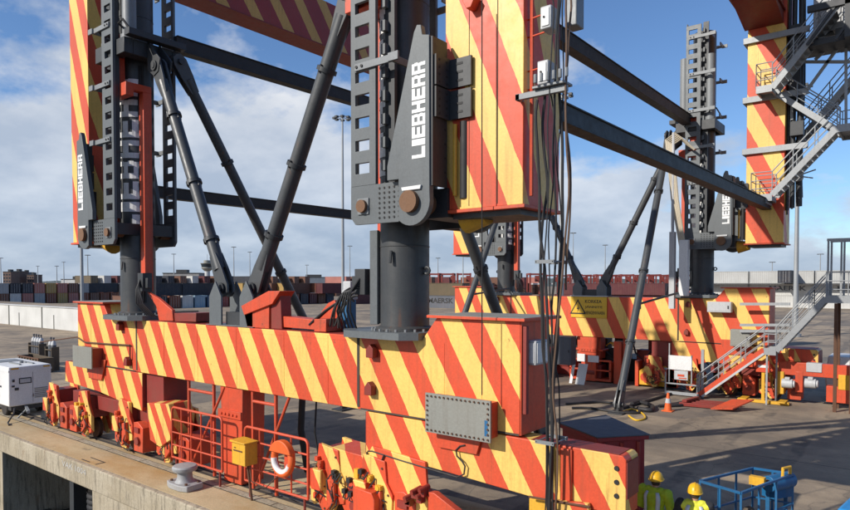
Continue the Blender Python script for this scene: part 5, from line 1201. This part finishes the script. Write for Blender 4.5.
# red trays on the ground
b_ = onZ(712, 408); t = thing('red_pallet', (b_.x, b_.y, 0), 'low red steel pallet lying on the yard with a tilted red plate', 'pallet')
a = MB(); 
for k in range(4): a.bar((b_.x - 1.2, b_.y - .4 + .35 * k, .1), (b_.x + .9, b_.y - .1 + .35 * k, .1), .12, .14)
a.bar((b_.x - 1.0, b_.y - .4, .24), (b_.x - .8, b_.y + .8, .24), .2, .1); a.build('frame', M['darkred'], t, bevel=.01)
a = MB(); a.add([(b_.x + .1, b_.y - .6, .05), (b_.x + .9, b_.y - .5, .12), (b_.x + 1.5, b_.y + .4, .42), (b_.x + .7, b_.y + .3, .36), (b_.x + .1, b_.y - .6, .10), (b_.x + .9, b_.y - .5, .17), (b_.x + 1.5, b_.y + .4, .47), (b_.x + .7, b_.y + .3, .41)], [(0, 3, 2, 1), (4, 5, 6, 7), (0, 1, 5, 4), (1, 2, 6, 5), (2, 3, 7, 6), (3, 0, 4, 7)]); a.build('tilted_plate', M['red'], t)
# yellow stop stand
b_ = onZ(763, 403); t = thing('stop_stand', (b_.x, b_.y, 0), 'yellow post stand with a red and white sign in front of the far wheel trucks', 'stand')
a = MB(); a.box(b_.x - 1.0, b_.x + 1.0, b_.y - .12, b_.y + .12, .01, .13); a.box(b_.x - .9, b_.x - .6, b_.y - .4, b_.y + .4, .131, .18); a.box(b_.x + .6, b_.x + .9, b_.y - .4, b_.y + .4, .131, .18); a.build('base', M['yellow'], t, bevel=.01)
a = MB(); a.box(b_.x - .06, b_.x + .06, b_.y - .06, b_.y + .06, .131, 1.5); a.build('post', M['yellow'], t); a = MB(); a.box(b_.x - .28, b_.x + .28, b_.y - .1, b_.y - .06, 1.35, 1.85); bd = a.build('sign_plate', M['red'], t, bevel=.01); a = MB(); a.box(b_.x - .2, b_.x + .2, b_.y - .108, b_.y - .102, 1.55, 1.66); a.build('white_bar', M['white'], bd)
t = thing('hose_mast', onY(682, 290, 30.8) * 1.0, 'cream white column with pale hose bundles beside the far right jack', 'column')
q0 = onY(684, 290, 30.8); a = MB(); a.box(q0.x - .22, q0.x + .18, 30.7, 31.0, 4.6, onY(684, 240, 30.8).z); a.build('column', M['white'], t, bevel=.02)
q1 = onY(672, 290, 30.8); a = MB(); a.box(q1.x - .12, q1.x + .12, 30.7, 30.95, 4.0, onY(672, 232, 30.8).z); a.cyl((q1.x, 30.8, 7.5), (q1.x, 30.8, 12.2), .07, n=10); a.build('pole', M['lightgrey'], t)
for k in range(6):
    a = MB(); h_ = onY(666 + k * 1.4, 140 + k, 30.8); g_ = onY(672 + k * 1.2, 200, 30.8); a.tube([h_ + Vector((.9, .2, -.3)), h_ + Vector((.4, 0, .25)), h_, g_, onY(680 + k * 1, 246, 30.8)], .05, 6); a.build('hose', M['cream'], t)
# hoses on the ground
for k, (pl, m, r_, lab) in enumerate(([[(566, 404), (600, 402), (625, 405), (640, 412), (618, 412), (590, 408), (570, 408)], 'black', .05, 'black hose looping on the yard beyond the slate roof'], [[(622, 408), (650, 400), (680, 392), (700, 396), (690, 404), (655, 406)], 'black', .06, 'black hose curving past the traffic cone'], [[(632, 404), (640, 402), (652, 406), (650, 410), (636, 408)], 'black', .09, 'coil of black hose left of the traffic cone'], [[(622, 412), (632, 409), (642, 413), (645, 418), (636, 420), (628, 415)], 'sign', .035, 'yellow hose loop beside the foot of the brace'])):
    P = [onZ(x, y, r_ + .004) for x, y in pl]; out = []
    for i in range(len(P) - 1):
        for u in range(6):
            f_ = u / 6; P0 = P[max(i - 1, 0)]; P1 = P[i]; P2 = P[i + 1]; P3 = P[min(i + 2, len(P) - 1)]
            out.append(.5 * ((2 * P1) + (P2 - P0) * f_ + (2 * P0 - 5 * P1 + 4 * P2 - P3) * f_ ** 2 + (3 * P1 - P0 - 3 * P2 + P3) * f_ ** 3))
    a = MB(); a.tube(out, r_, 8); tag(a.build('ground_hose', M[m]), lab, 'hose')
# aluminium access stairs with red lower stringers
YS2 = 30.4; t = thing('access_stairs', onY(699, 396, YS2) * 1.0, 'aluminium access stairs with red lower side leading over the far beam', 'stairs')
P0 = onY(697, 396, YS2); P0.z = .05; P1 = onY(764, 350, YS2); P2 = onY(776, 347, YS2); P3 = onY(826, 298, YS2)
flight(t, P0, P1, .9, 11, M['red'], M['galv']); a = MB(); a.bar(P0 + Vector((0, -.03, -.15)), P1 + Vector((0, -.03, -.15)), .05, .09); a.build('edge_trim', M['lightgrey'], t)
landing(t, P1.x, P2.x, YS2, YS2 + .9, P1.z, M['galv'], gaps=('l', 'r')); flight(t, (P2.x, YS2, P1.z), P3, .9, 12, M['galv'], M['galv'])
a = MB(); a.bar((P1.x + .1, YS2 + .1, 0), (P1.x + .1, YS2 + .1, P1.z - .06), .07, .07); a.bar((P2.x - .1, YS2 + .8, 0), (P2.x - .1, YS2 + .8, P1.z - .06), .07, .07); a.bar((P0.x + .2, YS2 + .1, 0), (P0.x + .2, YS2 + .1, 2.2), .12, .1); build_each(a, 'post', M['galv'], t)
a = MB()
for pz in (304, 325, 331): 
    q0 = onY(740, pz, 31.2); q1 = onY(790, pz, 31.2); a.bar(q0, q1, .1, .12)
a.build('walkway_rail', M['galv'], t)
t = thing('access_platform', (P3.x + 1, YS2 + .5, 0), 'galvanised scaffold platform on brown posts at the right edge above the stairs', 'platform')
landing(t, P3.x, P3.x + 3, YS2, YS2 + 1.2, P3.z, M['galv'], gaps=('l',))
a = MB(); z1 = onY(830, 241, YS2).z
for xx in (.05, .5, 1.2, 2.6): 
    for yy in (.05, 1.15): a.bar((P3.x + xx, YS2 + yy, P3.z + .01), (P3.x + xx, YS2 + yy, z1), .07, .07)
for yy in (.05, 1.15): a.bar((P3.x, YS2 + yy, z1 + .05), (P3.x + 3, YS2 + yy, z1 + .05), .08, .1)
a.build('cage_frame', M['galv'], t); a = MB()
for xx in (.35, .9): a.bar((P3.x + xx, YS2 + .05, 0), (P3.x + xx, YS2 + .05, P3.z - .21), .12, .12); a.bar((P3.x + xx, YS2 + 1.1, 0), (P3.x + xx, YS2 + 1.1, P3.z - .21), .12, .12)
build_each(a, 'post', M['rust'], t); a = MB(); a.box(P3.x + 1.3, P3.x + 1.7, YS2 + .1, YS2 + .4, P3.z + 1.6, P3.z + 2.1); a.build('panel_box', M['jackdark'], t)
# white motors on the far right trucks
for px_, py_ in ((789, 383), (812, 383)):
    p = onY(px_, py_, 31.3); a = MB(); a.cyl((p.x - .24, 31.15, p.z), (p.x + .16, 31.15, p.z), .20, n=18); a.cyl((p.x + .16, 31.15, p.z), (p.x + .24, 31.15, p.z), .15, n=18); a.box(p.x - .12, p.x + .06, 31.0, 31.2, p.z + .17, p.z + .28)
    a.build('motor', M['lightgrey'], LS)
for kk, (px0, py0, px1, py1, m) in enumerate(((778, 366, 850, 374, 'red'), (795, 372, 803, 392, 'red'), (826, 388, 850, 402, 'red'), (806, 364, 822, 372, 'lightgrey'), (838, 376, 852, 390, 'yellow'), (776, 372, 784, 394, 'yellow'))):
    y_ = 31.35 - .013 * kk; p = onY(px0, py1, y_); q = onY(px1, py0, y_); a = MB(); a.box(p.x, q.x, y_, 31.70 + .009 * kk, max(p.z, .02) + .004 * kk, q.z + .003 * kk); a.build('truck_gear', M[m], LS, bevel=.02)
# white van behind the right trucks
def van(c, rz, label):
    t = thing('parked_van', c, label, 'van'); a = MB(); Pf = [(-2.3, .35), (2.3, .35), (2.35, .8), (2.1, .85), (1.45, 1.95), (-2.25, 2.0), (-2.35, 1.0)]
    B = Vector(c); a.prism([(B.x + u, B.z + v) for u, v in Pf], B.y - .9, B.y + .9); bd = a.build('body', M['white'], t, bevel=.06)
    a = MB(); a.prism([(B.x + u, B.z + v) for u, v in [(1.42, 1.25), (2.0, 1.2), (1.5, 1.85), (.7, 1.85), (.7, 1.25)]], B.y - .905, B.y - .901); a.add([(B.x + 2.1, B.y - .75, 1.2), (B.x + 2.1, B.y + .75, 1.2), (B.x + 1.52, B.y + .7, 1.9), (B.x + 1.52, B.y - .7, 1.9)], [(0, 1, 2, 3)]); a.build('window', M['glass'], t)
    for wx in (-1.5, 1.5):
        for wy in (-.85, .85): a = MB(); a.lathe([(.1, -.1), (.3, -.1), (.33, -.07), (.33, .07), (.3, .1), (.1, .1)], (B.x + wx, B.y + wy, .332), 18, ax='y'); a.build('wheel', M['black'], t)
    return t
v = onZ(858, 400); van((v.x + 1.2, v.y - .2, 0), 0, 'white van half out of frame at the right edge by the brown posts')
# ================================================================== BACKGROUND
CC = {'navy': (.022, .028, .042), 'maroon': (.10, .018, .022), 'rust': (.20, .06, .03), 'pink': (.42, .16, .13), 'yellow': (.42, .27, .08), 'white': (.60, .60, .58), 'paleblue': (.26, .38, .48), 'grey': (.34, .35, .36), 'blue': (.035, .085, .16), 'olive': (.12, .09, .05), 'lightgrey': (.50, .50, .48), 'redc': (.32, .05, .035), 'brown': (.15, .065, .04), 'slategrey': (.12, .13, .155)}
CN = {'navy': 'dark navy', 'maroon': 'maroon', 'rust': 'rust brown', 'pink': 'faded pink', 'yellow': 'yellow', 'white': 'white', 'paleblue': 'pale blue', 'grey': 'grey', 'blue': 'blue', 'olive': 'olive brown', 'lightgrey': 'light grey', 'redc': 'red', 'brown': 'dark brown', 'slategrey': 'slate grey'}
CM = {k: corr('container_' + k, v) for k, v in CC.items()}
def container_mesh(L, m):
    a = MB(); a.box(-L / 2 + .06, L / 2 - .06, -1.16, 1.16, .14, 2.5)
    for i in (-1, 1):
        for j in (-1, 1):
            a.box(i * (L / 2 - .08) - .08, i * (L / 2 - .08) + .08, j * 1.14 - .08, j * 1.14 + .08, 0, 2.59)
    for j in (-1, 1):
        a.box(-L / 2 + .16, L / 2 - .16, j * 1.165 - .055, j * 1.165 + .055, .0, .16); a.box(-L / 2 + .16, L / 2 - .16, j * 1.165 - .05, j * 1.165 + .05, 2.46, 2.58)
    for i in (-1, 1):
        a.box(i * (L / 2 - .06) - .05, i * (L / 2 - .06) + .05, -1.06, 1.06, .0, .16); a.box(i * (L / 2 - .06) - .05, i * (L / 2 - .06) + .05, -1.06, 1.06, 2.44, 2.57)
    return a
_cp = {}
def container(x, y, z, col, L=12.19, rot=0, where='', group=None, logo=None, lcol='white'):
    k = (col, L)
    if k not in _cp:
        o = bpy.data.objects.new('shipping_container', None); a = container_mesh(L, col); o['_o'] = (0, 0, 0)
        body = a.build('shell', CM[col], o); COL.objects.link(o)
        d = MB(); e = L / 2
        for yy in (-.55, .55): d.box(e - .061, e - .03, yy - .52, yy + .52, .18, 2.42)
        door = d.build('door', CM[col], o)
        b = MB()
        for yy in (-.85, -.25, .25, .85): b.cyl((e - .01, yy, .2), (e - .01, yy, 2.4), .022, n=5)
        b.build('locking_bar', M['lightgrey'], door)
        _cp[k] = o; r = o
    else: r = dup(_cp[k], (0, 0, 0))
    r.location = (x, y, z); r.rotation_euler = (0, 0, rot); r['category'] = 'container'
    r['label'] = f"{CN[col]} shipping container {where}".strip()
    r['group'] = (group or 'containers in the yard') + f", {CN[col]} {where}".rstrip()
    if logo:
        a = MB(); w_, h_, xo = logo[1], logo[2], logo[3]
        add_text(a, logo[0], (xo, -1.168, 1.0), (1, 0, 0), (0, 0, 1), w_, h_, .03, .004)
        r['_o'] = (0, 0, 0); a.build('lettering', M[lcol], r, smooth=False)
    return r
# left block: ends toward the quay, two high
lo_c = ['maroon', 'brown', 'white', 'pink', 'grey', 'rust', 'yellow', 'pink', 'rust', 'brown', 'rust', 'rust', 'brown', 'brown', 'brown', 'yellow', 'rust', 'pink', 'paleblue', 'redc', 'navy', 'brown', 'brown', 'rust', 'rust', 'brown']
for i, c in enumerate(lo_c): container(-185, 57 + i * 2.75, 0, c, where='standing end on in the bottom row of the left stack')
up_c = ['white', 'grey', 'navy', 'navy', 'pink', 'yellow', 'pink', 'brown', 'grey']
for i, c in enumerate(up_c): container(-185, 57 + i * 2.75, 2.6, c, where='standing end on in the upper row of the left stack')
for i in range(3): container(-181, 60 + 22.5 + i * 12.5, 2.6, 'navy', rot=R(90), where='lying sideways on top of the left stack')
for i, c in enumerate(('paleblue', 'white')): container(-178.5, 91 + i * 2.9, 2.62, c, L=6.06, where='short, end on, between the navy boxes of the left stack')
# second block, nearer: behind the left jack and the struts
bc_ = ['brown', 'navy', 'rust', 'white', 'paleblue', 'blue', 'redc', 'rust', 'yellow', 'maroon', 'brown', 'redc', 'yellow', 'rust', 'navy', 'maroon', 'brown', 'blue']
for i, c in enumerate(bc_): container(-128, 66 + i * 2.9, 0, c, where='standing end on in the bottom row behind the near beam struts')
for i, c in enumerate(['navy', 'navy']): container(-126, 69 + i * 12.4, 2.6, c, rot=R(90), where='lying sideways above the bottom row behind the left struts')
for i in (8, 12): container(-127.5, 66 + i * 2.9, 2.6, 'yellow', where='standing end on above the bottom row behind the strut bracket')
for i, (c, k) in enumerate((('brown', 0), ('maroon', 1), ('rust', 2), ('maroon', 3))): container(-125 + 4.2 * k, 104 + 12.5 * k, 2.6, c, rot=R(90), where='lying sideways above the bottom row left of the main jack')
for i, (c, k) in enumerate((('maroon', 0), ('brown', 1), ('maroon', 2))): container(-112 + 4.2 * k, 118 + 12.5 * k, 0, c, rot=R(90), where='lying sideways on the ground left of the main jack')
r2 = random.Random(5); cols = ['maroon', 'rust', 'brown', 'navy', 'brown', 'olive', 'grey', 'pink', 'rust', 'maroon', 'brown', 'rust', 'white']
for i in range(46):
    col = r2.choice(cols); n = r2.choice((3, 3, 2, 3)); container(-235 + i * 2.0, 100 + i * 3.6, 0, 'brown', where='in the far long row')
    container(-235 + i * 2.0, 100 + i * 3.6, 2.6, r2.choice(cols), where='in the far long row, second layer')
    if n == 3: container(-235 + i * 2.0, 100 + i * 3.6, 5.2, col, where='in the far long row, top layer')
# containers seen between the jack and the far beam end
container(-80, 108, 0, 'slategrey', where='with dark lettering on the ground behind the far beam end', logo=('MAERSK', 6.5, 1.1, -3.2), lcol='black')
container(-80.5, 108, 2.62, 'olive', where='on top of the grey lettered container')
container(-93.5, 108.5, 0, 'navy', where='beside the grey lettered container'); container(-93.5, 108.5, 2.62, 'olive', where='on top of the navy container beside the grey lettered one')
for i in range(2): container(-64 + i * 12.6, 140 + (i % 2) * .5, 0, ('maroon', 'maroon', 'brown', 'maroon', 'navy', 'maroon')[i], where='in the low row behind the far beam')
for i in range(2): container(-63 + i * 12.6, 140, 2.6, ('maroon', 'maroon', 'maroon', 'navy', 'maroon')[i], where='on top of the low row behind the far beam')
# white and grey reefers on the right
for i in range(7):
    X = -50 + i * 12.45
    if X > -44 + 0:
        container(X, 156, 0, 'white', where='at the bottom of the right reefer stack'); container(X, 156, 2.6, 'white', where='in the middle of the right reefer stack', logo=('MAERSK', 7.0, 1.0, -2.2) if i in (2, 3) else None, lcol='slate')
        container(X, 156, 5.2, ('lightgrey', 'lightgrey', 'lightgrey', 'lightgrey', 'lightgrey', 'grey', 'lightgrey')[i], where='on top of the right reefer stack')
container(-23.4, 151.4, 5.2, 'navy', L=6.06, rot=R(-90), where='short, on top at the front of the right reefer stack')
a = MB(); a.box(-44, 36, 152.0, 154.6, 5.0, 5.14)
tag(a.build('reefer_rack_walkway', M['jackdark']), 'dark walkway line running between the layers of the right reefer stack', 'walkway')
# straddle carriers
M['straddle'] = paint('straddle_red', (.22, .035, .028), .5, .4, .2, 0, 0)
def straddle_proto():
    t = thing('straddle_carrier', (0, 0, 0), 'x', 'straddle carrier'); w, l, h = 2.5, 4.4, 8.3
    a = MB()
    for i in (-1, 1):
        for j in (-1, 1): a.box(i * l - .35, i * l + .35, j * w - .3, j * w + .3, 1.0, h)
        a.box(-l - .6, l + .6, i * w - .35, i * w + .35, .75, 1.5); a.box(-l - .4, l + .4, i * w - .35, i * w + .35, h, h + .7)
        a.box(i * l - .3, i * l + .3, -w, w, h + .02, h + .6)
    a.build('frame', M['straddle'], t)
    a = MB(); a.box(l - .2, l + 1.8, -w - .2, -w + 1.7, h - 2.6, h - .2); c = a.build('cab', M['straddle'], t)
    a = MB(); a.box(l, l + 1.6, -w - .23, -w - .201, h - 1.9, h - .6); a.box(l + 1.801, l + 1.83, -w, -w + 1.5, h - 1.9, h - .6); a.build('window', M['white'], c)
    a = MB(); a.box(-3.2, 3.2, -1.2, 1.2, 4.6, 5.2); a.build('spreader', M['lightgrey'], t)
    for j in (-1, 1):
        for k in range(4):
            a = MB(); a.cyl((-4.2 + k * 2.8, j * w - .25, .75), (-4.2 + k * 2.8, j * w + .25, .75), .74, n=14); a.build('wheel', M['black'], t)
    return t
sp = straddle_proto(); first = True
LAB = 'red straddle carrier parked in the far row behind the far beam'
for i, px_ in enumerate((434, 447.5, 464, 535, 552, 566, 574, 583, 592, 601, 609, 618, 626, 634, 643, 651, 660, 669, 678, 686)):
    d = 250 if i < 4 else 280 + (i % 3) * 14; p = onD(px_, d)
    lab = LAB if i > 3 else ('red straddle carrier standing behind the olive container, left of the far beam end', 'red straddle carrier standing just left of the hanging far leg', 'red straddle carrier standing under the hanging far leg', 'red straddle carrier standing alone right of the farthest jack')[i]
    if first: o = sp; o.location = p; first = False
    else: o = dup(sp, p)
    o.rotation_euler = (0, 0, R(118) + (i % 4) * R(3)); o['label'] = lab; o['group'] = 'straddle carriers in the far row' if i > 3 else 'single straddle carriers'
# light masts
def mast(px, d, h, r, label, head='ring'):
    p = onD(px, d); t = thing('light_mast', p, label, 'light mast', 'light masts over the terminal')
    a = MB(); a.cyl(p, p + Vector((0, 0, h)), r, r * .5, n=12); a.cyl(p, p + Vector((0, 0, .3)), r * 2.2, n=12); a.build('pole', M['galv'], t)
    a = MB(); top = p + Vector((0, 0, h)); s_ = max(.8, h * .035)
    a.tube([top + Vector((s_ * math.cos(k * .785), s_ * math.sin(k * .785), 0)) for k in range(8)], .06, 5, closed=True)
    for k in range(4): a.cyl(top, top + Vector((s_ * math.cos(k * 1.57), s_ * math.sin(k * 1.57), 0)), .04, n=5)
    a.build('crown', M['galv'], t)
    for k in range(8):
        c = top + Vector((s_ * 1.15 * math.cos(k * .785), s_ * 1.15 * math.sin(k * .785), -.1)); a = MB(); a.cb(c, s_ * .42, s_ * .42, s_ * .28); a.build('floodlight', M['jackdark'], t)
    return t
mast(343, 95, 29.5, .26, 'tall grey light mast left of the main jack')
mast(796, 62, 24, .24, 'thick galvanised light mast beside the far stair leg')
mast(561, 75, 27, .34, 'thick pale light mast behind the hanging black cables')
mast(82, 110, 26, .30, 'light mast under the far left leg')
for px_, top, d, lab in ((234, 247, 300, 'slim distant light mast left of the left strut foot'), (250, 252, 340, 'slim distant light mast between the struts near their foot'), (57, 266, 350, 'distant light mast left of the far left leg'), (38, 266, 420, 'farthest small light mast at the left skyline'), (64, 262, 400, 'second distant light mast left of the far left leg'), (88, 255, 260, 'slim light mast right behind the left leg'), (1, 258, 300, 'distant light mast at the left picture edge'), (174, 254, 320, 'distant light mast right of the left jack'), (307, 265, 380, 'distant light mast right of the crossing braces'), (350, 246, 300, 'slim light mast beside the tall mast left of the main jack'), (438, 258, 300, 'slim distant light mast right of the main jack'), (463, 252, 220, 'light mast under the small far leg'), (605, 245, 260, 'distant light mast above the warning sign'), (573, 233, 280, 'slim light mast right of the hanging cables'), (772, 262, 240, 'slim distant light mast under the stair leg'), (820, 254, 230, 'slim distant light mast left of the scaffold platform'), (480, 260, 330, 'slim distant light mast left of the farthest jack')):
    mast(px_, d, (HY - top) * d / F + CZ, .16 + d * .0004, lab)
# control tower
p = onD(207.5, 400); t = thing('control_tower', p, 'grey port control tower with a wide cabin on the skyline between the struts', 'tower')
a = MB(); a.lathe([(1.7, 0), (1.6, 14)], p, 16); a.build('shaft', M['lightgrey'], t); a = MB(); a.lathe([(1.8, 12.6), (3.6, 14.3), (3.6, 15.0)], p, 16); a.lathe([(4.0, 17.05), (4.3, 17.5), (2.2, 17.6), (2.2, 19.3)], p, 16); a.build('cabin', M['panel'], t); a = MB(); a.lathe([(3.4, 15.01), (3.9, 17.04)], p, 16); a.build('window', M['glass'], t); a = MB(); a.cyl(p + Vector((0, 0, 19.3)), p + Vector((0, 0, 23)), .12); a.build('antenna', M['galv'], t)
# skyline buildings
def building(px0, px1, d, top, label, m, floors=3):
    p = onD(px0, d); q = onD(px1, d); h = (HY - top) * d / F + CZ; t = thing('far_building', (p + q) / 2, label, 'building'); e = (q - p); L = e.length; e.normalize(); n = Vector((-e.y, e.x, 0)); dep = 14
    a = MB(); poly = [p, q, q + n * dep, p + n * dep]; a.prism([(v.x, v.y) for v in poly], 0, h, 'z'); a.build('wall', m, t, smooth=False)
    a = MB(); a.prism([(v.x, v.y) for v in [p - e * .3 - n * .3, q + e * .3 - n * .3, q + e * .3 + n * (dep + .3), p - e * .3 + n * (dep + .3)]], h + .002, h + .5, 'z'); a.prism([(v.x, v.y) for v in [p + e * L * .3 + n * 4, p + e * L * .6 + n * 4, p + e * L * .6 + n * 9, p + e * L * .3 + n * 9]], h + .503, h + 2.6, 'z'); a.build('roof', M['jackdark'], t, smooth=False)
    nw = max(3, int(L / 4))
    for f_ in range(floors):
        z = h - 2.6 - f_ * 3.2
        if z < 3: break
        for k in range(nw):
            c = p + e * (L * (k + .5) / nw) - n * .03; a = MB(); a.bar(c - e * (L / nw * .3) + Vector((0, 0, z)), c + e * (L / nw * .3) + Vector((0, 0, z)), .05, 1.5); a.build('window', M['glass'], t)
    return t
brick_far = paint('far_brick', (.17, .11, .09), .8, .3, .2, 0, 0); conc_far = paint('far_concrete', (.28, .28, .28), .8, .3, .2, 0, 0); blue_far = paint('far_blue_grey', (.13, .16, .20), .8, .3, .1, 0, 0)
building(3, 11, 620, 272, 'leftmost brown block of flats on the skyline', brick_far); building(11.6, 20, 640, 271.5, 'second brown block of flats on the left skyline', brick_far); building(20.6, 26, 660, 272.5, 'blue grey block on the left skyline', blue_far); building(27, 34, 640, 275, 'low brown block right of the blue grey one on the left skyline', brick_far)
building(163, 199, 420, 273.5, 'long grey office building on the skyline right of the left jack', conc_far, 2)
building(61, 91, 520, 279.5, 'long white low warehouse on the left skyline', M['wallconc'], 0); building(290, 340, 560, 277.5, 'low dark warehouse on the skyline left of the tall mast', blue_far, 0)
# wooded shoreline
a = MB(); r3 = random.Random(3); n = 700; vs = []; 
def ridge(y0, x0, x1, hmin, hmax, k):
    X = x0; pts = []
    while X < x1: pts.append((X, hmin + (hmax - hmin) * (.5 + .3 * math.sin(X * .013 + k) + .3 * r3.random()))); X += 5
    for (xa, ha), (xb, hb) in zip(pts, pts[1:]):
        a.add([(xa, y0, 0), (xb, y0, 0), (xb, y0 + 8, hb), (xa, y0 + 8, ha), (xa, y0 + 30, ha * .9), (xb, y0 + 30, hb * .9)], [(0, 1, 2, 3), (3, 2, 5, 4)])
ridge(900, -2600, 900, 6, 11, 0); ridge(1000, -2600, 900, 9, 14, 2)
o = a.build('shoreline_wood', paint('far_wood', (.055, .075, .085), .9, .3, 0, 0, 0), smooth=False); o['kind'] = 'stuff'; o['label'] = 'low dark wooded shoreline along the horizon'; o['category'] = 'woods'

# ================================================================== LIGHT, SKY, CAMERA
EL = R(31); SV = Vector((-.40, -.92, 0)).normalized()
SD = Vector((SV.x * math.cos(EL), SV.y * math.cos(EL), math.sin(EL)))
sd = bpy.data.lights.new('sun', 'SUN'); sd.energy = 4.3; sd.angle = R(.53); sd.color = (1, .945, .86)
so = bpy.data.objects.new('sun', sd); COL.objects.link(so); so.rotation_euler = SD.to_track_quat('Z', 'Y').to_euler(); so.location = (0, 0, 60)
w = bpy.data.worlds.new('World'); S.world = w; w.use_nodes = True; nt = w.node_tree; nt.nodes.clear()
out = nt.nodes.new('ShaderNodeOutputWorld'); bg = nt.nodes.new('ShaderNodeBackground'); nt.links.new(bg.outputs[0], out.inputs[0])
sky = nt.nodes.new('ShaderNodeTexSky'); sky.sky_type = 'NISHITA'; sky.sun_disc = False; sky.sun_elevation = EL
sky.sun_rotation = math.atan2(SD.x, SD.y); sky.air_density = 1.0; sky.dust_density = .15; sky.ozone_density = 3.5; sky.altitude = 0
tc = nt.nodes.new('ShaderNodeTexCoord'); sp_ = nt.nodes.new('ShaderNodeSeparateXYZ'); nt.links.new(tc.outputs['Generated'], sp_.inputs[0])
def MN(op, a, b=None, c=None):
    n = nt.nodes.new('ShaderNodeMath'); n.operation = op
    for i, v in enumerate((a, b, c)):
        if v is None: continue
        if isinstance(v, (int, float)): n.inputs[i].default_value = v
        else: nt.links.new(v, n.inputs[i])
    return n.outputs[0]
zz = MN('ADD', MN('MAXIMUM', sp_.outputs[2], 0), .38)
cb = nt.nodes.new('ShaderNodeCombineXYZ'); nt.links.new(MN('DIVIDE', sp_.outputs[0], zz), cb.inputs[0]); nt.links.new(MN('DIVIDE', sp_.outputs[1], zz), cb.inputs[1]); cb.inputs[2].default_value = 3.7
n1 = noise(nt, cb.outputs[0], 2.6, 12, .58); n2 = noise(nt, cb.outputs[0], .95, 3, .5)
# more cloud to the left and low down, open blue high and right
dotl = MN('ADD', MN('MULTIPLY', sp_.outputs[0], -RT[0]), MN('MULTIPLY', sp_.outputs[1], -RT[1]))
cov = MN('ADD', MN('MULTIPLY', n1, .75), MN('MULTIPLY', n2, .35))
cov = MN('ADD', cov, MN('MULTIPLY', dotl, .26)); cov = MN('SUBTRACT', cov, MN('MULTIPLY', sp_.outputs[2], .34))
lowb = MN('MULTIPLY', MN('MAXIMUM', MN('SUBTRACT', .25, sp_.outputs[2]), 0), 1.5); cov = MN('ADD', cov, lowb)
cl = ramp(nt, cov, .49, .60)
shade = ramp(nt, noise(nt, cb.outputs[0], 3.4, 7, .55), .36, .66, (5.2, 5.8, 6.7, 1), (8.6, 8.7, 8.9, 1))
grey_low = ramp(nt, sp_.outputs[2], .0, .30, (.66, .75, .88, 1), (1, 1, 1, 1))
shade = mixc(nt, 1.0, shade, grey_low, 'MULTIPLY')
clm = MN('MULTIPLY', cl, .90)
blue = mixc(nt, 1.0, sky.outputs[0], (1.0, 1.16, 1.36, 1), 'MULTIPLY'); col = mixc(nt, clm, blue, shade); nt.links.new(col, bg.inputs[0]); bg.inputs[1].default_value = .09
cam = bpy.data.cameras.new('camera'); co_ = bpy.data.objects.new('camera', cam); COL.objects.link(co_); S.camera = co_
cam.sensor_width = 36; cam.sensor_fit = 'HORIZONTAL'; cam.lens = 36 * F / 850; cam.clip_end = 8000; cam.clip_start = .1
co_.location = (0, 0, CZ); fwd = Vector((FW[0] * math.cos(PT), FW[1] * math.cos(PT), -math.sin(PT))); co_.rotation_euler = fwd.to_track_quat('-Z', 'Y').to_euler()
cam.shift_y = (PPY - 255) / 850
S.render.engine = 'CYCLES'; S.view_settings.view_transform = 'Standard'; S.view_settings.look = 'None'; S.view_settings.exposure = .20; S.view_settings.gamma = 1
for o in bpy.data.objects:
    if '_o' in o: del o['_o']
